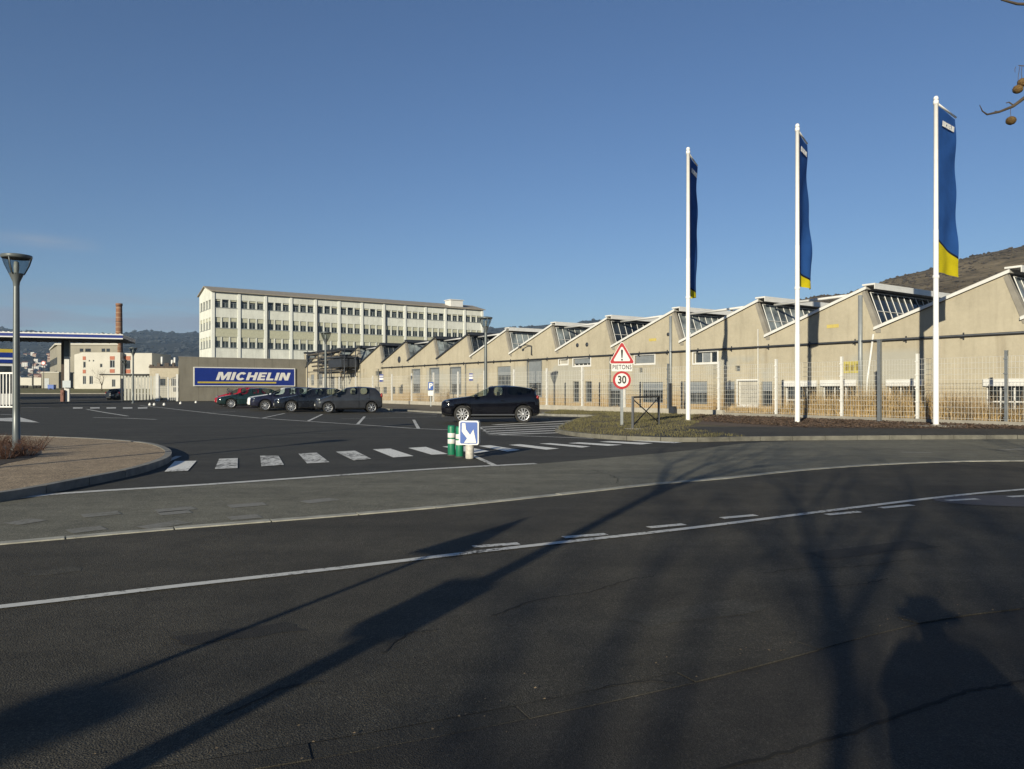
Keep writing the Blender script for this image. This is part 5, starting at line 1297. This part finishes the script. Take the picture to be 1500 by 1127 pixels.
# dark van driving in through the gate, seen from behind
p = P(168, 583, 100); 
make_car('estate', (.02, .025, .035), 'dark blue car with a lit red tail light at the site gate', Vector((p.x + .75, 103.5)), Vector((p.x + .85, 100.4)), None, name='waiting_car')
p = P(252, 580, 104)
vt = thing('white_van', 'white van parked behind the barred gate', 'van', (p.x, 104, 0), .3)
mb = MB(); mb.prism([(-2.3, -.95, .4), (2.2, -.95, .4), (2.3, -.95, 1.0), (1.5, -.95, 1.25), (.9, -.95, 2.0), (-2.3, -.95, 2.05)], (0, 1.9, 0)); mb.build('body', WH2, vt)
mb = MB(); mb.prism([(.3, -.96, 1.2), (1.3, -.96, 1.2), (.85, -.96, 1.8), (.3, -.96, 1.8)], (0, 1.92, 0)); mb.build('side_window', GLASSD, vt)
for x in (-1.5, 1.5):
    for y in (-.85, .85): mb = MB(); mb.lathe([(0, -.1), (.33, -.1), (.33, .1), (0, .1)], (x, y, .33), 16, 'y'); mb.build('wheel', TREAD, vt)
# ================================================================= VEGETATION
mb = MB(); mb.flat([fence_pt(2300), fence_pt(1000), fence_pt(452)] + [Vector((q.x + 2.6, q.y + 1.8)) for q in (fence_pt(452), fence_pt(1000), fence_pt(2300))], .02)
kind(mb.build('soil', EARTH), 'structure')
def blade(mb, p, h, lean, w):
    a = R.uniform(0, 6.28); dx, dy = w * math.cos(a), w * math.sin(a); b = R.uniform(0, 6.28)
    m = Vector((p[0] + math.cos(b) * lean * .35, p[1] + math.sin(b) * lean * .35, p[2] + h * .6)); t = Vector((p[0] + math.cos(b) * lean, p[1] + math.sin(b) * lean, p[2] + h))
    mb.quad((p[0] - dx, p[1] - dy, p[2]), (p[0] + dx, p[1] + dy, p[2]), (m.x + dx * .7, m.y + dy * .7, m.z), (m.x - dx * .7, m.y - dy * .7, m.z))
    mb.quad((m.x - dx * .7, m.y - dy * .7, m.z), (m.x + dx * .7, m.y + dy * .7, m.z), (t.x + dx * .15, t.y + dy * .15, t.z), (t.x - dx * .15, t.y - dy * .15, t.z))
mb = MB()
for k in range(15000):
    px = 540 + 1000 * R.random() ** .75; c = CF + R.uniform(.25, 3.4); Y = F * c / px; X = (px - 750) / F * Y
    dens = mnoise.noise((Y * .35, 3.3, 0)) + (.35 if px > 1180 else (.15 if px < 720 else -.15))
    if dens < R.uniform(-.5, .35): continue
    hgt = R.uniform(.15, .55) * (1 + 1.5 * max(0, dens)) * (1.5 if px > 1150 else 1)
    blade(mb, (X, Y, .03), hgt, R.uniform(.05, .35) * hgt * 1.5, R.uniform(.006, .016))
kind(mb.build('dry_grass', STRAW, recalc=False), 'stuff')
def shrub(name, label, loc, n, hmin, hmax, spread, mat, group=None, r0=.010, twigs=3):
    t = thing(name, label, 'shrub', loc, R.uniform(0, 6), group); st = tw = MB()
    for k in range(n):
        a = R.uniform(0, 6.28); h = R.uniform(hmin, hmax); s = spread * R.random() ** .6
        b = Vector((math.cos(a) * s * .35, math.sin(a) * s * .35, 0)); e = Vector((math.cos(a) * s, math.sin(a) * s, h))
        m = b.lerp(e, .5) + Vector((R.uniform(-.05, .05), R.uniform(-.05, .05), .06)); st.tube([b, m, e], [r0, r0 * .75, r0 * .35], 4, False)
        for q in range(twigs):
            u = R.uniform(.35, .95); o = b.lerp(e, u); d = Vector((R.uniform(-1, 1), R.uniform(-1, 1), R.uniform(.2, 1))).normalized() * R.uniform(.1, .28) * (hmax)
            tw.tube([o, o + d * .6, o + d + Vector((0, 0, .03))], [r0 * .45, r0 * .35, r0 * .2], 3, False)
    st.build('stems', mat, t, recalc=False); return t
DRYRED = M('dry_red_twig', (0.0736, 0.0352, 0.0224), .9, var=.4, scale=6)
SOIL = M('bed_soil', (0.0288, 0.02048, 0.01536), .95, var=.5, scale=8, bmp=.8)
bed_pts = [(-20, 690), (10, 679), (45, 672), (60, 664), (50, 655), (20, 650), (-20, 648)]
mb = MB(); mb.flat(smooth_line(g2(bed_pts, .125), 3), .131); kind(mb.build('soil_bed', SOIL), 'structure')
for i, (px, py, n, hm) in enumerate(((8, 672, 70, .55), (36, 668, 60, .5), (-12, 660, 60, .6), (26, 656, 40, .45), (52, 660, 26, .55))):
    p = G(px, py, .13); shrub('dry_shrub', ('dry reddish shrub in front of the left street lamp', 'dry reddish shrub on the near right of the left street lamp foot', 'dry reddish shrub at the very edge of the photo beside the lamp', 'low dry shrub right behind the left street lamp', 'sparse twiggy dry shrub at the tip of the lamp bed')[i], (p.x, p.y, .12), n, hm * .3, hm * .75, .5, DRYRED, 'dry shrubs round the lamp', .006)
STEM = M('pale_stem', (0.243, 0.18, 0.108), .9, var=.35, scale=4)
for px in (1392, 1408, 1428, 1446, 1462, 1398, 1420, 1490):
    c = CF + R.uniform(.5, 1.6); Y = F * c / px; shrub('dry_shrub', 'pale leafless shrub behind the mesh fence near the right flagpole', ((px - 750) / F * Y, Y, .05), 26, .5, 1.5, .45, STEM, 'leafless shrubs behind the fence', .009, 4)
for px in (1290, 1322, 1250, 1180):
    c = CF + R.uniform(.6, 2.4); Y = F * c / px; shrub('dry_shrub', 'thin straw coloured shrub behind the fence before the dark ground floor windows', ((px - 750) / F * Y, Y, .05), 16, .4, 1.3, .4, STEM, 'straw shrubs behind the fence', .008, 3)
for px in (648, 655, 616):
    c = CF + 1.6; Y = F * c / px; shrub('dry_shrub', 'thin straw coloured shrub behind the fence near the parking sign', ((px - 750) / F * Y, Y, .05), 20, .6, 2.0, .7, STEM, 'straw shrubs by the parking sign', .012, 3)

# bare trees
BRANCH = M('twig_bark', (0.0832, 0.064, 0.0448), .9, var=.3, scale=10)
def grow(mb, p, d, L, r, depth, spread, rr, droop=0):
    seg = 4; pts = [p]; q = p.copy(); dd = d.copy()
    for s in range(seg):
        dd = (dd + Vector((rr.uniform(-1, 1), rr.uniform(-1, 1), rr.uniform(-.6, 1.0) - droop)) * .13).normalized(); q = q + dd * L / seg; pts.append(q.copy())
    r1 = r * .62; mb.tube(pts, [lerp(r, r1, i / seg) for i in range(seg + 1)], 6 if r > .03 else 4, False)
    if depth == 0: return
    for k in range(rr.choice((2, 3, 3))):
        ax = dd.orthogonal().normalized(); ax.rotate(Matrix.Rotation(rr.uniform(0, 6.28), 3, dd)); nd = (dd + ax * rr.uniform(.35, .95) * spread).normalized()
        grow(mb, pts[-1] if k else pts[-1], nd, L * rr.uniform(.62, .86), r1 * rr.uniform(.6, .85), depth - 1, spread, rr, droop)
    if depth > 1:
        i = rr.choice((1, 2, 3)); ax = dd.orthogonal().normalized(); ax.rotate(Matrix.Rotation(rr.uniform(0, 6.28), 3, dd))
        grow(mb, pts[i], (dd * .6 + ax).normalized(), L * .6, r * .4, depth - 2, spread, rr, droop)
def tree(label, loc, th, r, L, depth, spread, seed, lean=(0, 0), group='bare plane trees on the near pavement', name='plane_tree', br=.52):
    rr = random.Random(seed); t = thing(name, label, 'tree', loc, 0, group)
    tk = MB(); top = Vector((lean[0], lean[1], th)); tk.tube([(0, 0, 0), (0, 0, .25), top * .5, top], [r * 1.35, r * 1.05, r * .92, r * .8], 12); tk.build('trunk', BARK, t, recalc=False)
    cr = MB(); n = 4
    for k in range(n):
        a = k * 6.28 / n + rr.uniform(-.5, .5); grow(cr, top - Vector((0, 0, .05 + .3 * (k % 2))), Vector((math.cos(a) * .55 * spread, math.sin(a) * .55 * spread, 1)).normalized(), L, r * br, depth, spread, rr)
    cr.build('crown', BRANCH, t, recalc=False); return t
t1 = tree('young bare tree with a box on its trunk, left of the camera', (-3.58, -1.2, 0), 3.9, .088, 1.5, 5, .95, 3, br=.72)
bx = MB(); bx.box(-.23, .13, -.14, .14, 1.84, 2.22); bx = bx.build('utility_box', GALV); bx.location = (-3.60, -1.2, 0); tag(bx, 'grey metal box strapped round the young tree trunk left of the camera', 'box')
tree('tall bare plane tree behind the camera, straight towards the sun', (-8.3, -18.5, 0), 3.2, .2, 2.6, 5, .9, 11)
tree('bare plane tree behind the camera on the right of the sun', (-5.6, -15.5, 0), 3.0, .17, 2.4, 5, .95, 23)
tree('second bare plane tree far behind the camera', (-10.2, -26, 0), 3.6, .24, 3.0, 5, .9, 37)
tree('bare plane tree to the right behind the camera', (.8, -9.5, 0), 2.8, .15, 2.1, 5, .9, 51)
tree('bare plane tree well right of the camera', (4.6, -11.5, 0), 3.0, .16, 2.3, 5, .95, 64)
tree('bare plane tree close behind the photographer, with fine spreading branches', (-2.45, -5.2, 0), 3.1, .062, 1.7, 6, 1.05, 91, br=.7)
# tree whose low twigs with seed balls enter the frame at upper right
ot = thing('plane_tree', 'plane tree on the right whose twigs with round seed balls hang into the top corner', 'tree', (5.6, 1.2, 0), 0, 'bare plane trees on the near pavement')
mb = MB(); mb.tube([(0, 0, 0), (0, 0, .3), (.03, 0, 2), (.0, .05, 3.6)], [.22, .17, .15, .13], 14); mb.build('trunk', BARK, ot, recalc=False)
rr = random.Random(5); cr = MB()
for k in range(4):
    a = k * 1.57 + .3; grow(cr, Vector((0, .05, 3.5)), Vector((math.cos(a) * .6, math.sin(a) * .6, 1)).normalized(), 1.6, .07, 4, .8, rr)
TO = Vector((5.6, 1.2, 0))
def tp_(px, py, Y=4.4): return P(px, py, Y) - TO
def ub(pts, r0, r1): n = len(pts); cr.tube(pts, [lerp(r0, r1, i / (n - 1)) for i in range(n)], 6, False)
main = [Vector((0, .05, 3.4)), tp_(1760, 20, 4.0), tp_(1640, 70, 4.2), tp_(1560, 112, 4.3), tp_(1500, 144), tp_(1484, 156), tp_(1464, 164), tp_(1446, 168), tp_(1439, 163), tp_(1435, 154)]
ub(main, .018, .0018)
ub([tp_(1484, 154), tp_(1478, 150), tp_(1474, 151)], .004, .003); ub([tp_(1463, 164), tp_(1457, 163)], .004, .002)
ub([Vector((0, .05, 3.3)), tp_(1740, -60, 4.1), tp_(1600, 10, 4.3), tp_(1520, 7), tp_(1490, 6), tp_(1468, 0), tp_(1450, -12)], .015, .004)
ub([tp_(1640, 70, 4.2), tp_(1560, 92), tp_(1510, 98), tp_(1492, 96)], .007, .002)
for a, b, c in (((1481, 156), (1481, 172), 0), ((1494, 97), (1491, 128), 0), ((1497, 97), (1497, 117), 0), ((1488, 98), (1487, 106), 0)): cr.tube([tp_(*a), tp_((a[0] + b[0]) / 2 - 1, (a[1] + b[1]) / 2), tp_(*b)], .0016, 4, False)
cr.build('crown', BRANCH, ot, recalc=False)
m, nt, b = _nodes('seed_ball'); v = nt.nodes.new('ShaderNodeTexVoronoi'); v.inputs['Scale'].default_value = 260; tc = nt.nodes.new('ShaderNodeTexCoord'); nt.links.new(tc.outputs['Object'], v.inputs['Vector'])
nt.links.new(ramp(nt, v.outputs['Distance'], [(.1, (.34, .22, .07)), (.6, (.10, .055, .02))]).outputs[0], b.inputs['Base Color']); b.inputs['Roughness'].default_value = .95; bump(nt, b, v.outputs['Distance'], .8, .004)
for px, py in ((1481, 177), (1491, 131), (1498, 121)):
    mb = MB(); r = .0275; mb.lathe([(r * math.sin(math.pi * i / 14), -r * .88 * math.cos(math.pi * i / 14)) for i in range(15)], (0, 0, 0), 22); 
    for vv in mb.bm.verts: vv.co *= 1 + R.uniform(-.05, .05)
    o = mb.build('seed_ball', m, ot); o.location = tp_(px, py)
# small bare tree by the white office
tree('small bare tree in front of the orange panelled office', (bpt(149, 134), 134, 1.2), 1.2, .09, 1.1, 4, .8, 77, group='trees on the office lawn', name='small_tree')

# ================================================================= SHADOW CASTERS BESIDE THE CAMERA
ts = thing('warning_sign', 'triangular road sign on a slim post, left of the camera', 'sign', (-3.72, .62, 0), rad(-24))
mb = MB(); mb.tube([(0, 0, 0), (0, 0, 2.45)], .03, 10); mb.build('post', GALV, ts)
mb = MB(); mb.prism([(-.26, .03, 1.96), (.26, .03, 1.96), (0, .03, 2.62)], (0, .02, 0)); mb.build('triangle_panel', WHITE, ts)
dup(l1, (-9.1, -11.45, 0), 2, 'grey conical street lamp behind the camera, its head shading the near road')
# the photographer, standing right of the camera: one skinned body
def person(loc, rz, label):
    J = dict(pel=(0, 0, .95), chest=(0, -.02, 1.28), neck=(0, 0, 1.48), head=(0, .03, 1.60), crown=(0, .03, 1.70),
             shL=(-.19, 0, 1.42), elL=(-.30, .10, 1.18), haL=(-.12, .30, 1.38), shR=(.19, 0, 1.42), elR=(.30, .10, 1.18), haR=(.12, .30, 1.38),
             hipL=(-.1, 0, .9), knL=(-.12, .03, .5), anL=(-.13, 0, .09), toL=(-.15, .2, .04), hipR=(.1, 0, .9), knR=(.12, .03, .5), anR=(.13, 0, .09), toR=(.15, .2, .04))
    rd = dict(pel=.165, chest=.19, neck=.07, head=.10, crown=.085, shL=.09, elL=.06, haL=.045, shR=.09, elR=.06, haR=.045, hipL=.12, knL=.08, anL=.06, toL=.045, hipR=.12, knR=.08, anR=.06, toR=.045)
    E = [('pel', 'chest'), ('chest', 'neck'), ('neck', 'head'), ('head', 'crown'), ('chest', 'shL'), ('shL', 'elL'), ('elL', 'haL'), ('chest', 'shR'), ('shR', 'elR'), ('elR', 'haR'), ('pel', 'hipL'), ('hipL', 'knL'), ('knL', 'anL'), ('anL', 'toL'), ('pel', 'hipR'), ('hipR', 'knR'), ('knR', 'anR'), ('anR', 'toR')]
    ks = list(J)
    for s in (-1, 1):                                  # five fingers on each hand
        h = 'haL' if s < 0 else 'haR'; base = Vector(J[h])
        for i in range(5):
            n1, n2 = f'f{s}{i}', f'g{s}{i}'; dv = Vector((-s * (.03 + .012 * i), .06, .035 - .02 * i)) if i else Vector((-s * .0, .05, .07))
            J[n1] = tuple(base + dv * .7); J[n2] = tuple(base + dv + Vector((-s * .03, .0, 0))); rd[n1], rd[n2] = .010, .008
            E += [(h, n1), (n1, n2)]
    ks = list(J); me = bpy.data.meshes.new('person'); me.from_pydata([J[k] for k in ks], [(ks.index(a), ks.index(b)) for a, b in E], [])
    o = bpy.data.objects.new('person', me); COL.objects.link(o); sk = o.modifiers.new('sk', 'SKIN'); o.modifiers.new('sub', 'SUBSURF').levels = 2
    if not me.skin_vertices:
        bpy.context.view_layer.objects.active = o; bpy.ops.mesh.customdata_skin_add()
    for k, v in zip(ks, me.skin_vertices[0].data): v.radius = (rd[k], rd[k]); v.use_root = (k == 'pel')
    bpy.context.view_layer.update()
    full = bpy.data.meshes.new_from_object(o.evaluated_get(bpy.context.evaluated_depsgraph_get())); bpy.data.objects.remove(o)
    for f in full.polygons: f.use_smooth = True
    full.materials.append(M('dark_coat', (.03, .03, .035), .85)); t = link('person', full); t.location = loc; t.rotation_euler = (0, 0, rz)
    tag(t, label, 'person')
    mb = MB(); mb.lathe([(.10, 1.47), (.2, 1.42), (.29, 1.30), (.31, 1.1), (.30, .9), (.33, .6), (.35, .42), (.33, .42)], (0, 0, 0), 24); mb.bm.transform(Matrix.Diagonal((1, .72, 1, 1))); mb.build('coat', M('dark_coat', (.03, .03, .035), .85), t)
    mb = MB(); mb.lathe([(.115, 1.66), (.125, 1.70), (.11, 1.79), (.0, 1.81)], (0, .02, 0), 20); mb.lathe([(.11, 1.665), (.20, 1.655), (.20, 1.67), (.11, 1.68)], (0, .03, 0), 20); mb.build('hat', DARK_STEEL, t); return t
person((.37, -.28, 0), rad(-22), 'person in a dark coat and flat cap photographing, right of the camera')

# unseen buildings added behind the camera to close off the low bright sky
for x0, x1, hgt, lab in ((-75, -18, 8.2, 'long dark building added unseen behind the camera to block low sky, left part'), (-14, 48, 9.0, 'dark building added unseen behind the camera to block low sky, right part')):
    t = thing('sky_blocker', lab, 'building', ((x0 + x1) / 2, -47, 0)); W2_ = (x1 - x0) / 2; hs = []
    for k in range(int(W2_ * 2 / 4)):
        for z in (1.2, 4.6): hs.append((-W2_ + k * 4 + 1.2, -W2_ + k * 4 + 2.6, z, z + 1.9))
    mb = MB(); holed(mb, -W2_, W2_, 0, hgt, hs, 0, .2); mb.quad((-W2_, 0, 0), (-W2_, 10, 0), (-W2_, 10, hgt), (-W2_, 0, hgt)); mb.quad((W2_, 0, 0), (W2_, 0, hgt), (W2_, 10, hgt), (W2_, 10, 0)); mb.quad((-W2_, 10, 0), (W2_, 10, 0), (W2_, 10, hgt), (-W2_, 10, hgt))
    mb.quad((-W2_, .2, 0), (W2_, .2, 0), (W2_, .2, hgt), (-W2_, .2, hgt)); mb.mi = 0
    o = mb.build('wall', M('dark_brick', (.10, .075, .06), .9, var=.25, scale=1.5), t, recalc=False); 
    mb = MB(); mb.box(-W2_ - .3, W2_ + .3, -.3, 10.3, hgt + .002, hgt + .3); mb.build('roof', DARK_STEEL, t); t.rotation_euler = (0, 0, math.pi)
# ================================================================= LIGHT, SKY, CAMERA
AZ, EL = rad(24.6), rad(15.4)                          # shadows fall 24.6 degrees right of the view axis
sun = bpy.data.lights.new('sun', 'SUN'); sun.energy = 5.0; sun.angle = rad(.53); sun.color = (1.0, .905, .70)
so = bpy.data.objects.new('sun', sun); COL.objects.link(so)
dirn = Vector((math.sin(AZ) * math.cos(EL), math.cos(AZ) * math.cos(EL), -math.sin(EL)))
so.rotation_euler = dirn.to_track_quat('-Z', 'Y').to_euler()
w = bpy.data.worlds.new('World'); S.world = w; w.use_nodes = True; nt = w.node_tree
bg = nt.nodes['Background']; sk = nt.nodes.new('ShaderNodeTexSky'); sk.sky_type = 'NISHITA'; sk.sun_disc = False
sk.sun_elevation = EL; sk.sun_rotation = math.pi + AZ; sk.air_density = 1.0; sk.dust_density = .15; sk.ozone_density = 2.6; sk.altitude = 0
tc = nt.nodes.new('ShaderNodeTexCoord'); sp_ = nt.nodes.new('ShaderNodeSeparateXYZ'); nt.links.new(tc.outputs['Generated'], sp_.inputs[0])
mp = nt.nodes.new('ShaderNodeMapping'); mp.inputs['Scale'].default_value = (3.2, 3.2, 26); nt.links.new(tc.outputs['Generated'], mp.inputs['Vector'])
cn_ = nt.nodes.new('ShaderNodeTexNoise'); cn_.inputs['Scale'].default_value = 2.2; cn_.inputs['Detail'].default_value = 8; cn_.inputs['Roughness'].default_value = .6; nt.links.new(mp.outputs[0], cn_.inputs['Vector'])
elv = sp_.outputs[2]
band = ramp(nt, elv, [(.0, 1.0), (.085, 1.0), (.105, .5), (.125, 0.0)]).outputs[0]
west = ramp(nt, math_n(nt, 'MULTIPLY', sp_.outputs[0], -1.0), [(.02, .0), (.3, 1.0)]).outputs[0]
cl = ramp(nt, cn_.outputs['Fac'], [(.36, 0.0), (.6, .85)]).outputs[0]
f1 = math_n(nt, 'MULTIPLY', math_n(nt, 'MULTIPLY', cl, band), west)
tint = mix(nt, sk.outputs[0], (.72, .805, .985), 1.0, 'MULTIPLY')
skyc = mix(nt, tint, (2.9, 3.3, 4.1), f1)
# one thin white streak low in the west
dz = math_n(nt, 'COMPARE', elv, .166, .010)
st_ = ramp(nt, math_n(nt, 'ABSOLUTE', math_n(nt, 'SUBTRACT', elv, .1645)), [(.0, 1.0), (.009, 0.0)]).outputs[0]
sx_ = ramp(nt, math_n(nt, 'ABSOLUTE', math_n(nt, 'ADD', sp_.outputs[0], .525)), [(.0, 1.0), (.035, .5), (.055, 0.0)]).outputs[0]
f2 = math_n(nt, 'MULTIPLY', math_n(nt, 'MULTIPLY', st_, sx_), ramp(nt, cn_.outputs['Fac'], [(.3, .15), (.6, .6)]).outputs[0])
skyc = mix(nt, skyc, (4.4, 4.4, 4.6), f2)
nt.links.new(skyc, bg.inputs['Color']); bg.inputs['Strength'].default_value = .062
cam = bpy.data.cameras.new('camera'); co = bpy.data.objects.new('camera', cam); COL.objects.link(co)
co.location = (0, 0, H); co.rotation_euler = (rad(90), 0, 0); cam.sensor_width = 36; cam.lens = F / 1500 * 36
cam.shift_y = (HY - 563.5) / 1500; cam.clip_end = 20000; cam.clip_start = .05
S.camera = co
hb = MB(); hb.box(-7000, 7000, -7000, 7000, -120, 340); hz_ = kind(hb.build('haze', None), 'stuff')
hm = bpy.data.materials.new('haze_air'); hm.use_nodes = True; hn = hm.node_tree; hn.nodes.remove(hn.nodes['Principled BSDF'])
pv = hn.nodes.new('ShaderNodeVolumePrincipled'); pv.inputs['Color'].default_value = (.48, .70, 1.0, 1); pv.inputs['Density'].default_value = 1.05e-4; pv.inputs['Anisotropy'].default_value = .1
hn.links.new(pv.outputs[0], hn.nodes['Material Output'].inputs['Volume']); hz_.data.materials.append(hm)
S.view_settings.view_transform = 'Standard'; S.view_settings.look = 'None'; S.view_settings.exposure = .62; S.view_settings.gamma = 1
S.cycles.max_bounces = 6; S.cycles.transparent_max_bounces = 12; S.cycles.use_adaptive_sampling = True
